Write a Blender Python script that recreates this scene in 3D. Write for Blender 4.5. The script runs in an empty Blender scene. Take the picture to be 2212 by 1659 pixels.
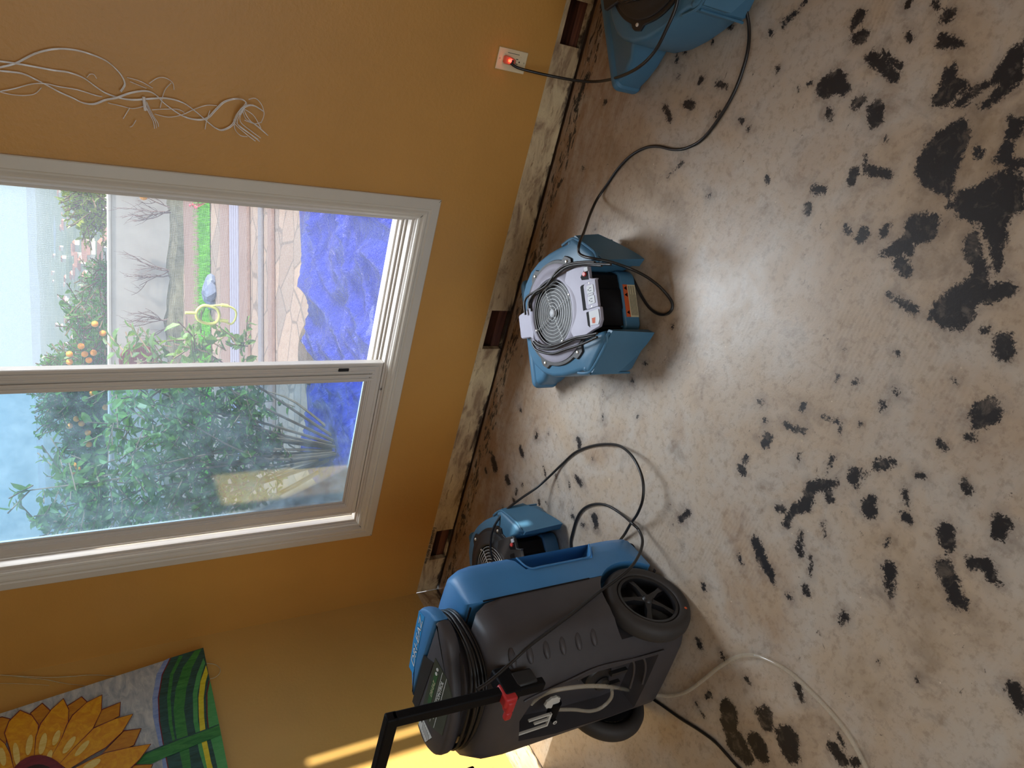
import bpy, bmesh, math, random
import numpy as np
from mathutils import Vector, Matrix, noise
random.seed(7)
C = bpy.context.scene.collection
S = bpy.context.scene

# ---------------------------------------------------------------- camera
CAM = Vector((2.649, -2.4056, 1.6875))
ROT = Matrix(((0.24337867, 0.86409364, 0.44057803),
              (-0.47730960, 0.50212786, -0.72114018),
              (-0.84435915, -0.03478198, 0.53464740)))
FPX = 1647.66
cd = bpy.data.cameras.new('camera'); cam = bpy.data.objects.new('camera', cd); C.objects.link(cam)
cam.matrix_world = Matrix.Translation(CAM) @ ROT.to_4x4()
cd.sensor_fit = 'HORIZONTAL'; cd.sensor_width = 36; cd.lens = 36 * FPX / 2212
cd.clip_start = 0.05; cd.clip_end = 20000
S.camera = cam

# ---------------------------------------------------------------- world, sun, exposure
SUN_DIR = Vector((-1.0, -0.06, -0.33)).normalized()      # travel direction of the sunlight
W = bpy.data.worlds.new('world'); S.world = W; W.use_nodes = True
wn = W.node_tree.nodes; wl = W.node_tree.links
tc = wn.new('ShaderNodeTexCoord'); sz = wn.new('ShaderNodeSeparateXYZ'); wl.new(tc.outputs['Generated'], sz.inputs[0])
sky = wn.new('ShaderNodeValToRGB'); wl.new(sz.outputs[2], sky.inputs[0]); cr_ = sky.color_ramp      # hazy coastal sky: pale at the sea, luminous above
cr_.elements[0].position = 0.0; cr_.elements[0].color = (0.30, 0.50, 0.62, 1); cr_.elements[1].position = 1.0; cr_.elements[1].color = (0.62, 0.80, 1.0, 1)
for p_, c_ in ((0.03, (0.26, 0.50, 0.66)), (0.12, (0.20, 0.44, 0.70)), (0.35, (0.80, 0.88, 1.0)), (0.6, (0.85, 0.92, 1.0))):
    e_ = cr_.elements.new(p_); e_.color = (*c_, 1)
wl.new(sky.outputs[0], wn['Background'].inputs[0]); wn['Background'].inputs[1].default_value = 1.15
sd = bpy.data.lights.new('sun', 'SUN'); sun = bpy.data.objects.new('sun', sd); C.objects.link(sun)
sd.energy = 8.0; sd.angle = 0.009; sd.color = (1.0, 0.94, 0.84)
sun.rotation_euler = SUN_DIR.to_track_quat('-Z', 'Y').to_euler()
def area_light(name, loc, direction, sx, sy, energy, color):
    l = bpy.data.lights.new(name, 'AREA'); l.shape = 'RECTANGLE'; l.size = sx; l.size_y = sy
    l.energy = energy; l.color = color
    o = bpy.data.objects.new(name, l); C.objects.link(o); o.location = loc
    o.rotation_euler = Vector(direction).to_track_quat('-Z', 'Y').to_euler(); return o
# portal that guides sky light through the window, then two fill lamps added to brighten the room
p_ = area_light('window_portal', (1.19, 0.128, 1.23), (0, -1, 0), 1.43, 1.52, 1, (1, 1, 1)); p_.data.cycles.is_portal = True
area_light('overhead_fill', (1.9, 1.5, 3.1), (-.05, -0.9, -0.95), 3.2, 1.4, 240, (0.86, 0.93, 1.0))  # added lamp above the window outside, fills the room through the glass
area_light('rear_fill', (2.4, -4.46, 1.15), (0, 1, -0.35), 2.2, 1.9, 20, (0.98, 0.96, 0.92))  # added fill lamp in the made-up rear opening
S.view_settings.view_transform = 'Standard'; S.view_settings.look = 'None'
S.view_settings.exposure = 0.32; S.view_settings.gamma = 1.0; S.view_settings.use_curve_mapping = False

# ---------------------------------------------------------------- measuring helpers
def ray(px, py): return ROT @ Vector(((px - 1106) / FPX, -(py - 829.5) / FPX, -1.0))
def hit(px, py, axis, val):
    d = ray(px, py); t = (val - CAM[axis]) / d[axis]; return CAM + d * t
def FL(px, py, z=0.0): return hit(px, py, 2, z)
def WY(px, py, y=0.0): return hit(px, py, 1, y)
def WX(px, py, x=0.0): return hit(px, py, 0, x)
def hitplane(px, py, P0, N):
    d = ray(px, py); t = (Vector(P0) - CAM).dot(N) / d.dot(N); return CAM + d * t

# ---------------------------------------------------------------- object helpers
def link(name, me, mat=None, parent=None):
    o = bpy.data.objects.new(name, me); C.objects.link(o)
    if mat is not None and not me.materials: me.materials.append(mat)
    if parent is not None: o.parent = parent
    return o
def tag(o, label=None, cat=None, group=None, kind=None):
    if label: o['label'] = label
    if cat: o['category'] = cat
    if group: o['group'] = group
    if kind: o['kind'] = kind
    return o
def empty(name, loc, rz=0.0):
    o = bpy.data.objects.new(name, None); C.objects.link(o); o.location = loc; o.rotation_euler = (0, 0, rz)
    o.empty_display_size = 0.1; return o
def rotz(rz): return Matrix.Rotation(rz, 4, 'Z')

def catmull(pts, n=6, closed=False):
    P = [Vector(p) for p in pts]; m = len(P); out = []
    rng = range(m if closed else m - 1)
    for i in rng:
        if closed: a, b, c, d = P[(i - 1) % m], P[i], P[(i + 1) % m], P[(i + 2) % m]
        else: a, b, c, d = P[max(i - 1, 0)], P[i], P[i + 1], P[min(i + 2, m - 1)]
        for k in range(n):
            t = k / n
            out.append(0.5 * ((2 * b) + (c - a) * t + (2 * a - 5 * b + 4 * c - d) * t * t + (-a + 3 * b - 3 * c + d) * t ** 3))
    if not closed: out.append(P[-1])
    return out

class MB:
    """collects shapes for ONE mesh"""
    def __init__(s): s.v = []; s.f = []; s.m = []
    def add(s, vs, fs, mi=0):
        b = len(s.v); s.v += [tuple(v) for v in vs]; s.f += [tuple(i + b for i in f) for f in fs]; s.m += [mi] * len(fs); return s
    def box(s, x0, x1, y0, y1, z0, z1, mi=0, M=None):
        vs = [Vector((x, y, z)) for x in (x0, x1) for y in (y0, y1) for z in (z0, z1)]
        if M is not None: vs = [M @ v for v in vs]
        return s.add(vs, [(0, 1, 3, 2), (4, 6, 7, 5), (0, 4, 5, 1), (2, 3, 7, 6), (0, 2, 6, 4), (1, 5, 7, 3)], mi)
    def tube(s, pts, r, seg=10, smooth=6, closed=False, mi=0, caps=True):
        P = catmull(pts, smooth, closed) if smooth > 1 else [Vector(p) for p in pts]
        n = len(P); rad = r if callable(r) else (lambda t: r)
        vs = []; fs = []; N = None
        for i, p in enumerate(P):
            if closed: T = (P[(i + 1) % n] - P[i - 1]).normalized()
            else: T = (P[min(i + 1, n - 1)] - P[max(i - 1, 0)]).normalized()
            if N is None:
                N = T.orthogonal().normalized()
            else:
                N = (N - T * N.dot(T)); N = N.normalized() if N.length > 1e-9 else T.orthogonal().normalized()
            B = T.cross(N); q = rad(i / max(n - 1, 1))
            for k in range(seg):
                a = 2 * math.pi * k / seg; vs.append(p + (N * math.cos(a) + B * math.sin(a)) * q)
        for i in range(n if closed else n - 1):
            j = (i + 1) % n
            for k in range(seg):
                k2 = (k + 1) % seg; fs.append((i * seg + k, i * seg + k2, j * seg + k2, j * seg + k))
        if caps and not closed: fs.append(tuple(reversed(range(seg)))); fs.append(tuple(range((n - 1) * seg, n * seg)))
        return s.add(vs, fs, mi)
    def lathe(s, prof, seg=32, mi=0, M=None, sx=1, sy=1):
        vs = []; fs = []; n = len(prof)
        for k in range(seg):
            a = 2 * math.pi * k / seg
            for r, z in prof:
                v = Vector((r * math.cos(a) * sx, r * math.sin(a) * sy, z)); vs.append(M @ v if M is not None else v)
        for k in range(seg):
            k2 = (k + 1) % seg
            for i in range(n - 1): fs.append((k * n + i, k2 * n + i, k2 * n + i + 1, k * n + i + 1))
        return s.add(vs, fs, mi)
    def loft(s, rings, mi=0, cap0=True, cap1=True):
        vs = []; fs = []; n = len(rings[0])
        for r in rings: vs += [Vector(p) for p in r]
        for i in range(len(rings) - 1):
            for k in range(n):
                k2 = (k + 1) % n; fs.append((i * n + k, i * n + k2, (i + 1) * n + k2, (i + 1) * n + k))
        if cap0: fs.append(tuple(reversed(range(n))))
        if cap1: fs.append(tuple(range((len(rings) - 1) * n, len(rings) * n)))
        return s.add(vs, fs, mi)
    def prism(s, outline, z0, z1, mi=0, M=None):
        a = [Vector((p[0], p[1], z0)) for p in outline]; b = [Vector((p[0], p[1], z1)) for p in outline]
        if M is not None: a = [M @ v for v in a]; b = [M @ v for v in b]
        return s.loft([a, b], mi)
    def build(s, name, mats, parent=None, smooth=None, bevel=0.0, seg=2):
        me = bpy.data.meshes.new(name); me.from_pydata(s.v, [], s.f); me.validate()
        if not isinstance(mats, (list, tuple)): mats = [mats]
        for m in mats: me.materials.append(m)
        if len(mats) > 1 and len(s.m) == len(me.polygons):
            for p, i in zip(me.polygons, s.m): p.material_index = i
        bm = bmesh.new(); bm.from_mesh(me); bmesh.ops.recalc_face_normals(bm, faces=bm.faces); bm.to_mesh(me); bm.free()
        o = link(name, me, None, parent)
        if smooth is not None:
            me.shade_smooth() if smooth >= 180 else shade_angle(me, smooth)
        if bevel:
            b = o.modifiers.new('bevel', 'BEVEL'); b.width = bevel; b.segments = seg; b.limit_method = 'ANGLE'; b.angle_limit = math.radians(35)
            me.shade_smooth(); shade_angle(me, 50)
        return o
def shade_angle(me, deg):
    me.shade_smooth()
    try: me.set_sharp_from_angle(angle=math.radians(deg))
    except Exception: pass
def rrect(x0, x1, y0, y1, r, n=5):
    out = []
    for cx, cy, a0 in ((x1 - r, y1 - r, 0), (x0 + r, y1 - r, 90), (x0 + r, y0 + r, 180), (x1 - r, y0 + r, 270)):
        for k in range(n + 1):
            a = math.radians(a0 + 90 * k / n); out.append((cx + r * math.cos(a), cy + r * math.sin(a)))
    return out
def text_mesh(name, s, size, mat, parent, M, extrude=0.0004, offset=0.0, shear=0.0, align='CENTER'):
    cu = bpy.data.curves.new(name, 'FONT'); cu.body = s; cu.size = size; cu.extrude = extrude; cu.offset = offset
    cu.align_x = align; cu.align_y = 'CENTER'; cu.shear = shear; cu.resolution_u = 3
    t = bpy.data.objects.new('tmp', cu); C.objects.link(t)
    dg = bpy.context.evaluated_depsgraph_get(); me = bpy.data.meshes.new_from_object(t.evaluated_get(dg))
    bpy.data.objects.remove(t); bpy.data.curves.remove(cu)
    me.transform(M); me.materials.clear(); me.materials.append(mat)
    return link(name, me, None, parent)
def boolean(o, cutters):
    """cuts the solids given as MB out of o and bakes the result into its mesh"""
    tmp = []
    for c in cutters:
        k = c.build('cut', [o.data.materials[0]]); k.matrix_world = o.matrix_world if o.parent is None else Matrix(); tmp.append(k)
        m = o.modifiers.new('b', 'BOOLEAN'); m.object = k; m.operation = 'DIFFERENCE'; m.solver = 'EXACT'
    par = o.parent; o.parent = None; o.matrix_world = Matrix()
    dg = bpy.context.evaluated_depsgraph_get(); dg.update()
    me = bpy.data.meshes.new_from_object(o.evaluated_get(dg))
    o.modifiers.clear(); o.data = me; o.parent = par
    for k in tmp: bpy.data.objects.remove(k)
    shade_angle(me, 40)
    return o

# ---------------------------------------------------------------- materials
def lin(c):
    return tuple(((v / 255) / 12.92 if v / 255 <= 0.04045 else ((v / 255 + 0.055) / 1.055) ** 2.4) for v in c)
class Nd:
    def __init__(s, name):
        s.mat = bpy.data.materials.new(name); s.mat.use_nodes = True; s.nt = s.mat.node_tree
        s.b = s.nt.nodes['Principled BSDF']; s.out = s.nt.nodes['Material Output']
    def n(s, t, **kw):
        x = s.nt.nodes.new(t)
        for k, v in kw.items(): setattr(x, k, v)
        return x
    def l(s, a, b): s.nt.links.new(a, b)
    def coord(s):
        return s.n('ShaderNodeTexCoord').outputs['Object']
    def noise(s, vec, scale, detail=4, rough=0.55, dist=0.0):
        x = s.n('ShaderNodeTexNoise'); x.inputs['Scale'].default_value = scale; x.inputs['Detail'].default_value = detail
        x.inputs['Roughness'].default_value = rough; x.inputs['Distortion'].default_value = dist; s.l(vec, x.inputs['Vector']); return x.outputs['Fac']
    def ramp(s, fac, stops, interp='LINEAR'):
        x = s.n('ShaderNodeValToRGB'); r = x.color_ramp; r.interpolation = interp
        while len(r.elements) > 1: r.elements.remove(r.elements[0])
        r.elements[0].position = stops[0][0]; r.elements[0].color = (*stops[0][1], 1)
        for p, c in stops[1:]: e = r.elements.new(p); e.color = (*c, 1)
        s.l(fac, x.inputs['Fac']); return x.outputs['Color']
    def mix(s, fac, a, b):
        x = s.n('ShaderNodeMix'); x.data_type = 'RGBA'
        for i, v in ((6, a), (7, b)):
            if isinstance(v, tuple): x.inputs[i].default_value = (*v, 1)
            else: s.l(v, x.inputs[i])
        if isinstance(fac, (int, float)): x.inputs[0].default_value = fac
        else: s.l(fac, x.inputs[0])
        return x.outputs[2]
    def math(s, op, a, b=None, clamp=False):
        x = s.n('ShaderNodeMath'); x.operation = op; x.use_clamp = clamp
        for i, v in ((0, a), (1, b)):
            if v is None: continue
            if isinstance(v, (int, float)): x.inputs[i].default_value = v
            else: s.l(v, x.inputs[i])
        return x.outputs[0]
    def bump(s, h, strength=0.2, dist=0.01):
        x = s.n('ShaderNodeBump'); x.inputs['Strength'].default_value = strength; x.inputs['Distance'].default_value = dist
        s.l(h, x.inputs['Height']); s.l(x.outputs[0], s.b.inputs['Normal'])
    def map(s, vec, scale=(1, 1, 1), rot=(0, 0, 0)):
        x = s.n('ShaderNodeMapping'); x.inputs['Scale'].default_value = scale; x.inputs['Rotation'].default_value = rot
        s.l(vec, x.inputs['Vector']); return x.outputs[0]
def plain(name, rgb, rough=0.5, metal=0.0, var=0.12, vscale=14.0, bump=0.0, bscale=300, spec=0.5, coat=0.0, trans=0.0, sss=0.0):
    m = Nd(name); c = m.coord(); base = lin(rgb)
    n = m.noise(c, vscale, 5)
    a = tuple(v * (1 - var) for v in base); b = tuple(min(1, v * (1 + var)) for v in base)
    m.l(m.ramp(n, [(0.3, a), (0.7, b)]), m.b.inputs['Base Color'])
    m.b.inputs['Roughness'].default_value = rough; m.b.inputs['Metallic'].default_value = metal
    m.b.inputs['Specular IOR Level'].default_value = spec; m.b.inputs['Coat Weight'].default_value = coat
    m.b.inputs['Transmission Weight'].default_value = trans
    if bump: m.bump(m.noise(c, bscale, 3), bump, 0.002)
    return m.mat

def m_wall(name, rgb):
    m = Nd(name); c = m.coord(); n = m.noise(c, 2.2, 4)
    b = lin(rgb)
    m.l(m.ramp(n, [(0.3, tuple(v * 0.93 for v in b)), (0.7, tuple(v * 1.05 for v in b))]), m.b.inputs['Base Color'])
    m.b.inputs['Roughness'].default_value = 0.42
    h1 = m.noise(c, 75, 3, 0.5); h2 = m.noise(c, 200, 2); h3 = m.noise(c, 9, 2)
    m.bump(m.math('ADD', m.math('MULTIPLY', m.math('GREATER_THAN', h1, 0.60), 0.25), m.math('ADD', h1, m.math('MULTIPLY', h2, 0.3))), 0.30, 0.0022)
    return m.mat
M_wall = m_wall('orange_wall_paint', (202, 148, 72))
M_wall2 = m_wall('yellow_wall_paint', (212, 170, 94))
M_ceil = plain('ceiling_paint', (225, 215, 195), 0.8, var=0.03)

def m_bare():
    m = Nd('bare_drywall'); c = m.coord(); cs = m.map(c, (1, 1, 2.5))
    n = m.noise(cs, 7, 6, 0.65, 0.6)
    col = m.ramp(n, [(0.24, lin((120, 90, 64))), (0.38, lin((164, 138, 108))), (0.50, lin((204, 180, 142))), (0.66, lin((222, 202, 160)))])
    n2 = m.noise(c, 60, 4, 0.7, 1.0)
    col = m.mix(m.ramp(n2, [(0.25, (1, 1, 1)), (0.30, (0, 0, 0))]), col, lin((58, 40, 28)))
    n3 = m.noise(m.map(c, (2.0, 1, 9)), 7, 5, 0.7, 0.5)
    col = m.mix(m.ramp(n3, [(0.58, (0, 0, 0)), (0.68, (0.8, 0.8, 0.8))]), col, lin((120, 84, 56)))
    # the bottom edge is darker
    sx = m.n('ShaderNodeSeparateXYZ'); m.l(c, sx.inputs[0])
    low = m.math('ADD', sx.outputs[2], m.math('MULTIPLY', m.math('SUBTRACT', n, 0.5), 0.10))
    col = m.mix(m.ramp(low, [(0.006, (0.92, 0.92, 0.92)), (0.018, (0, 0, 0))]), col, lin((44, 32, 26)))
    m.l(col, m.b.inputs['Base Color']); m.b.inputs['Roughness'].default_value = 0.85
    m.bump(m.noise(c, 90, 5, 0.7), 0.5, 0.004); return m.mat
M_bare = m_bare()
M_cavity = plain('cavity_dark', (38, 24, 20), 0.9, var=0.3)
def m_lumber(name, a, b, sc=(1, 12, 12)):
    m = Nd(name); c = m.coord(); n = m.noise(m.map(c, sc), 3.2, 6, 0.6, 0.7)
    m.l(m.ramp(n, [(0.3, lin(a)), (0.7, lin(b))]), m.b.inputs['Base Color']); m.b.inputs['Roughness'].default_value = 0.75
    m.bump(n, 0.3, 0.004); return m.mat
M_sill = m_lumber('old_red_lumber', (74, 38, 28), (138, 84, 58))

def m_floor():
    m = Nd('stained_concrete'); c = m.coord()
    n1 = m.noise(c, 1.7, 6, 0.6, 0.4); n2 = m.noise(c, 9, 6, 0.65, 0.5); n3 = m.noise(c, 45, 5, 0.7)
    col = m.ramp(n1, [(0.34, lin((140, 122, 102))), (0.45, lin((184, 168, 150))), (0.55, lin((190, 182, 172))), (0.66, lin((172, 150, 128)))])
    col = m.mix(m.ramp(n2, [(0.40, (0, 0, 0)), (0.72, (0.55, 0.55, 0.55))]), col, lin((188, 166, 138)))
    col = m.mix(m.ramp(n2, [(0.28, (0.5, 0.5, 0.5)), (0.42, (0, 0, 0))]), col, lin((118, 104, 92)))
    col = m.mix(m.ramp(n3, [(0.35, (0.35, 0.35, 0.35)), (0.5, (0, 0, 0))]), col, lin((120, 98, 78)))
    # rust toward the window wall
    sx = m.n('ShaderNodeSeparateXYZ'); m.l(c, sx.inputs[0])
    wallfac = m.ramp(m.math('ADD', sx.outputs[1], m.math('MULTIPLY', n2, 0.25)), [(0.0, (0, 0, 0)), (0.0, (0, 0, 0)), (1.0, (1, 1, 1))])
    near = m.math('SUBTRACT', 1.0, m.math('MULTIPLY', m.math('MULTIPLY', sx.outputs[1], -1.0), 1.9), clamp=True)
    rust = m.math('MULTIPLY', near, m.ramp(m.noise(m.map(c, (1.2, 4, 1)), 5, 6, 0.65, 0.6), [(0.35, (0.15, 0.15, 0.15)), (0.62, (0.95, 0.95, 0.95))]))
    col = m.mix(rust, col, lin((148, 108, 70)))
    # fine rings and trowel scratches
    w = m.n('ShaderNodeTexWave'); w.wave_type = 'RINGS'; w.inputs['Scale'].default_value = 26; w.inputs['Distortion'].default_value = 3
    m.l(c, w.inputs['Vector'])
    patch = m.ramp(m.noise(c, 2.6, 2), [(0.55, (0, 0, 0)), (0.65, (0.12, 0.12, 0.12))])
    col = m.mix(m.math('MULTIPLY', w.outputs['Fac'], patch), col, lin((120, 98, 82)))
    # pale paint drips
    v = m.n('ShaderNodeTexVoronoi'); v.inputs['Scale'].default_value = 7; v.inputs['Randomness'].default_value = 1
    m.l(m.mix(0.02, c, c) if False else c, v.inputs['Vector'])
    dots = m.ramp(m.math('ADD', v.outputs['Distance'], m.math('MULTIPLY', m.noise(c, 30, 3), 0.04)), [(0.048, (0.8, 0.8, 0.8)), (0.06, (0, 0, 0))])
    sel = m.n('ShaderNodeSeparateColor'); m.l(v.outputs['Color'], sel.inputs[0])
    col = m.mix(m.math('MULTIPLY', dots, m.math('GREATER_THAN', sel.outputs[0], 0.55)), col, lin((205, 190, 165)))
    v2 = m.n('ShaderNodeTexVoronoi'); v2.inputs['Scale'].default_value = 30; m.l(c, v2.inputs['Vector'])
    sel2 = m.n('ShaderNodeSeparateColor'); m.l(v2.outputs['Color'], sel2.inputs[0])
    d2 = m.math('MULTIPLY', m.math('LESS_THAN', v2.outputs['Distance'], 0.06), m.math('GREATER_THAN', sel2.outputs[1], 0.80))
    col = m.mix(m.math('MULTIPLY', d2, 0.8), col, lin((222, 210, 190)))
    # hairline cracks / saw lines
    # black adhesive patches: distance field held on the floor mesh
    a = m.n('ShaderNodeAttribute'); a.attribute_name = 'patch'
    rag = m.math('ADD', m.math('MULTIPLY', m.math('SUBTRACT', m.noise(c, 42, 6, 0.78, 0.6), 0.5), 0.052), m.math('MULTIPLY', m.math('SUBTRACT', m.noise(m.map(c, (1, 1, 1), (0, 0, 0.9)), 190, 4, 0.7), 0.5), 0.026))
    dd = m.math('ADD', a.outputs['Fac'], rag)
    mask = m.ramp(m.math('ADD', m.math('MULTIPLY', dd, 40), 0.5), [(0.40, (1, 1, 1)), (0.60, (0, 0, 0))])
    thin = m.ramp(m.noise(c, 24, 5, 0.7, 0.5), [(0.32, (0.75, 0.75, 0.75)), (0.46, (1, 1, 1))])
    mk = m.math('MULTIPLY', mask, thin)
    # smudged grey halo
    tiny = m.math('MULTIPLY', m.math('GREATER_THAN', m.noise(m.map(c, (1, 1.6, 1), (0, 0, .6)), 30, 6, 0.8, 1.0), 0.655), m.math('GREATER_THAN', m.noise(c, 3.1, 3), 0.47))
    col = m.mix(m.math('MULTIPLY', tiny, 0.8), col, lin((52, 48, 48)))
    halo = m.ramp(m.math('ADD', m.math('MULTIPLY', m.math('ADD', a.outputs['Fac'], m.math('MULTIPLY', m.math('SUBTRACT', n2, 0.5), 0.08)), 10), 0.0), [(0.0, (0.30, 0.30, 0.30)), (0.25, (0, 0, 0))])
    col = m.mix(halo, col, lin((112, 102, 96)))
    # ragged broken adhesive line along the wall
    strip = m.math('MULTIPLY', m.math('LESS_THAN', m.math('ABSOLUTE', m.math('ADD', sx.outputs[1], m.math('ADD', 0.055, m.math('MULTIPLY', m.math('SUBTRACT', m.noise(c, 6, 3), 0.5), 0.10)))), 0.030),
                   m.math('GREATER_THAN', m.noise(m.map(c, (0.6, 2.2, 1)), 34, 5, 0.7, 0.6), 0.53))
    col = m.mix(m.math('MULTIPLY', strip, 0.9), col, lin((40, 34, 32)))
    edge = m.ramp(m.math('ADD', sx.outputs[1], m.math('MULTIPLY', m.noise(c, 16, 4), 0.012)), [(0.0, (0, 0, 0)), (0.004, (0.9, 0.9, 0.9))])
    col = m.mix(edge, col, lin((46, 32, 26)))
    col = m.mix(mk, col, lin((34, 33, 36)))
    m.l(col, m.b.inputs['Base Color'])
    m.l(m.ramp(m.math('ADD', m.math('MULTIPLY', n2, 0.6), m.math('MULTIPLY', mk, 0.1)), [(0.2, (0.33, 0.33, 0.33)), (0.6, (0.52, 0.52, 0.52))]), m.b.inputs['Roughness'])
    m.b.inputs['Specular IOR Level'].default_value = 0.45
    m.bump(m.math('ADD', n3, m.math('MULTIPLY', m.noise(c, 180, 3), 0.4)), 0.12, 0.003)
    return m.mat
M_floor = m_floor()
M_white = plain('white_vinyl', (216, 208, 198), 0.38, var=0.03, vscale=5)
M_casing = plain('casing_paint', (214, 206, 192), 0.42, var=0.03, vscale=5)
M_gap = plain('dark_gap', (30, 30, 32), 0.8)
M_blue = plain('blue_plastic', (68, 114, 144), 0.42, var=0.07, vscale=7, bump=0.08, bscale=500)
M_bluel = plain('light_blue_plastic', (66, 128, 182), 0.40, var=0.06, vscale=7, bump=0.08, bscale=500)
M_grey = plain('charcoal_plastic', (66, 63, 66), 0.5, var=0.12, vscale=9, bump=0.10, bscale=500)
M_dgrey = plain('dark_plastic', (36, 36, 38), 0.45, var=0.12, bump=0.06)
M_black = plain('black_plastic', (15, 15, 18), 0.6, var=0.1, spec=0.15)
M_cord = plain('black_cord', (22, 22, 24), 0.38, var=0.05, spec=0.6)
M_silver = plain('silver_faceplate', (150, 148, 162), 0.5, metal=0.15, var=0.04)
M_chrome = plain('chrome_wire', (205, 210, 212), 0.4, metal=0.1, var=0.02)
M_hub = plain('hub_white', (190, 194, 200), 0.45, var=0.02)
M_screw = plain('bright_screw', (225, 222, 214), 0.3, metal=0.5, var=0.04)
M_rubber = plain('rubber_tyre', (50, 47, 46), 0.65, var=0.12, vscale=20)
M_rim = plain('rim_black', (22, 22, 25), 0.4, var=0.1)
M_red = plain('red_plastic', (188, 44, 48), 0.42, var=0.08)
M_redsw = plain('red_switch', (205, 70, 66), 0.35, var=0.04)
M_ivory = plain('ivory_plate', (232, 214, 176), 0.4, var=0.03)
M_offwhite = plain('white_bracket', (205, 203, 196), 0.5, var=0.04)
M_paper = plain('paper_label', (196, 184, 150), 0.7, var=0.08, vscale=60)
M_orange = plain('orange_label', (200, 88, 42), 0.6, var=0.06)
M_decal = plain('decal_blue', (52, 150, 214), 0.35, var=0.03)
M_letter = plain('letter_white', (226, 232, 238), 0.45, var=0.02)
M_yellow = plain('yellow_label', (214, 176, 44), 0.6, var=0.05)
M_screen = plain('control_face', (58, 62, 50), 0.3, var=0.15, vscale=30)
M_green = plain('green_face', (44, 84, 46), 0.35, var=0.1)
M_ink = plain('marker_ink', (52, 42, 30), 0.7, var=0.1)
def m_clear(name, tint, rough=0.08, alpha=0.45):
    m = Nd(name); m.b.inputs['Base Color'].default_value = (*lin(tint), 1); m.b.inputs['Roughness'].default_value = rough
    m.b.inputs['Alpha'].default_value = alpha; m.b.inputs['Specular IOR Level'].default_value = 0.9; m.b.inputs['Coat Weight'].default_value = 0.5; return m.mat
M_hose = m_clear('clear_vinyl_hose', (214, 206, 188), 0.12, 0.34)
M_fibre = m_clear('clear_fibre', (250, 246, 244), 0.12, 0.85)
M_plug = m_clear('translucent_pink_plug', (225, 120, 96), 0.25, 0.8)
def m_emit(name, rgb, s):
    m = Nd(name); m.b.inputs['Base Color'].default_value = (*lin(rgb), 1); m.b.inputs['Emission Color'].default_value = (*lin(rgb), 1); m.b.inputs['Emission Strength'].default_value = s; return m.mat
M_led = m_emit('red_indicator', (255, 60, 30), 6.0)
def m_glass():
    m = Nd('window_glass'); tr = m.n('ShaderNodeBsdfTransparent'); tr.inputs[0].default_value = (0.70, 0.86, 0.98, 1)
    gl = m.n('ShaderNodeBsdfGlossy'); gl.inputs['Roughness'].default_value = 0.01
    di = m.n('ShaderNodeBsdfTranslucent'); di.inputs[0].default_value = (0.8, 0.9, 0.92, 1)
    fr = m.n('ShaderNodeFresnel'); fr.inputs['IOR'].default_value = 1.5
    mx = m.n('ShaderNodeMixShader'); m.l(m.math('ADD', m.math('MULTIPLY', fr.outputs[0], 1.5), 0.0), mx.inputs[0]); m.l(tr.outputs[0], mx.inputs[1]); m.l(gl.outputs[0], mx.inputs[2])
    # thin dust film on the pane
    dm = m.n('ShaderNodeMixShader'); dust = m.ramp(m.noise(m.coord(), 14, 5, 0.7), [(0.35, (0.03, 0.03, 0.03)), (0.75, (0.10, 0.10, 0.10))])
    m.l(dust, dm.inputs[0]); m.l(mx.outputs[0], dm.inputs[1]); m.l(di.outputs[0], dm.inputs[2])
    m.l(dm.outputs[0], m.out.inputs['Surface']); return m.mat
M_glass = m_glass()
def m_screen_cloth():
    m = Nd('insect_screen'); c = m.coord(); sx = m.n('ShaderNodeSeparateXYZ'); m.l(c, sx.inputs[0])
    tr = m.n('ShaderNodeBsdfTransparent'); di = m.n('ShaderNodeBsdfTranslucent'); di.inputs[0].default_value = (0.45, 0.48, 0.5, 1)
    f = []
    for i in (0, 2):
        fr = m.math('FRACT', m.math('MULTIPLY', sx.outputs[i], 350.0)); f.append(m.math('LESS_THAN', fr, 0.05))
    mk = m.math('MAXIMUM', f[0], f[1]); mx = m.n('ShaderNodeMixShader'); m.l(mk, mx.inputs[0]); m.l(tr.outputs[0], mx.inputs[1]); m.l(di.outputs[0], mx.inputs[2])
    m.l(mx.outputs[0], m.out.inputs['Surface']); return m.mat
M_mesh = m_screen_cloth()
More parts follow.
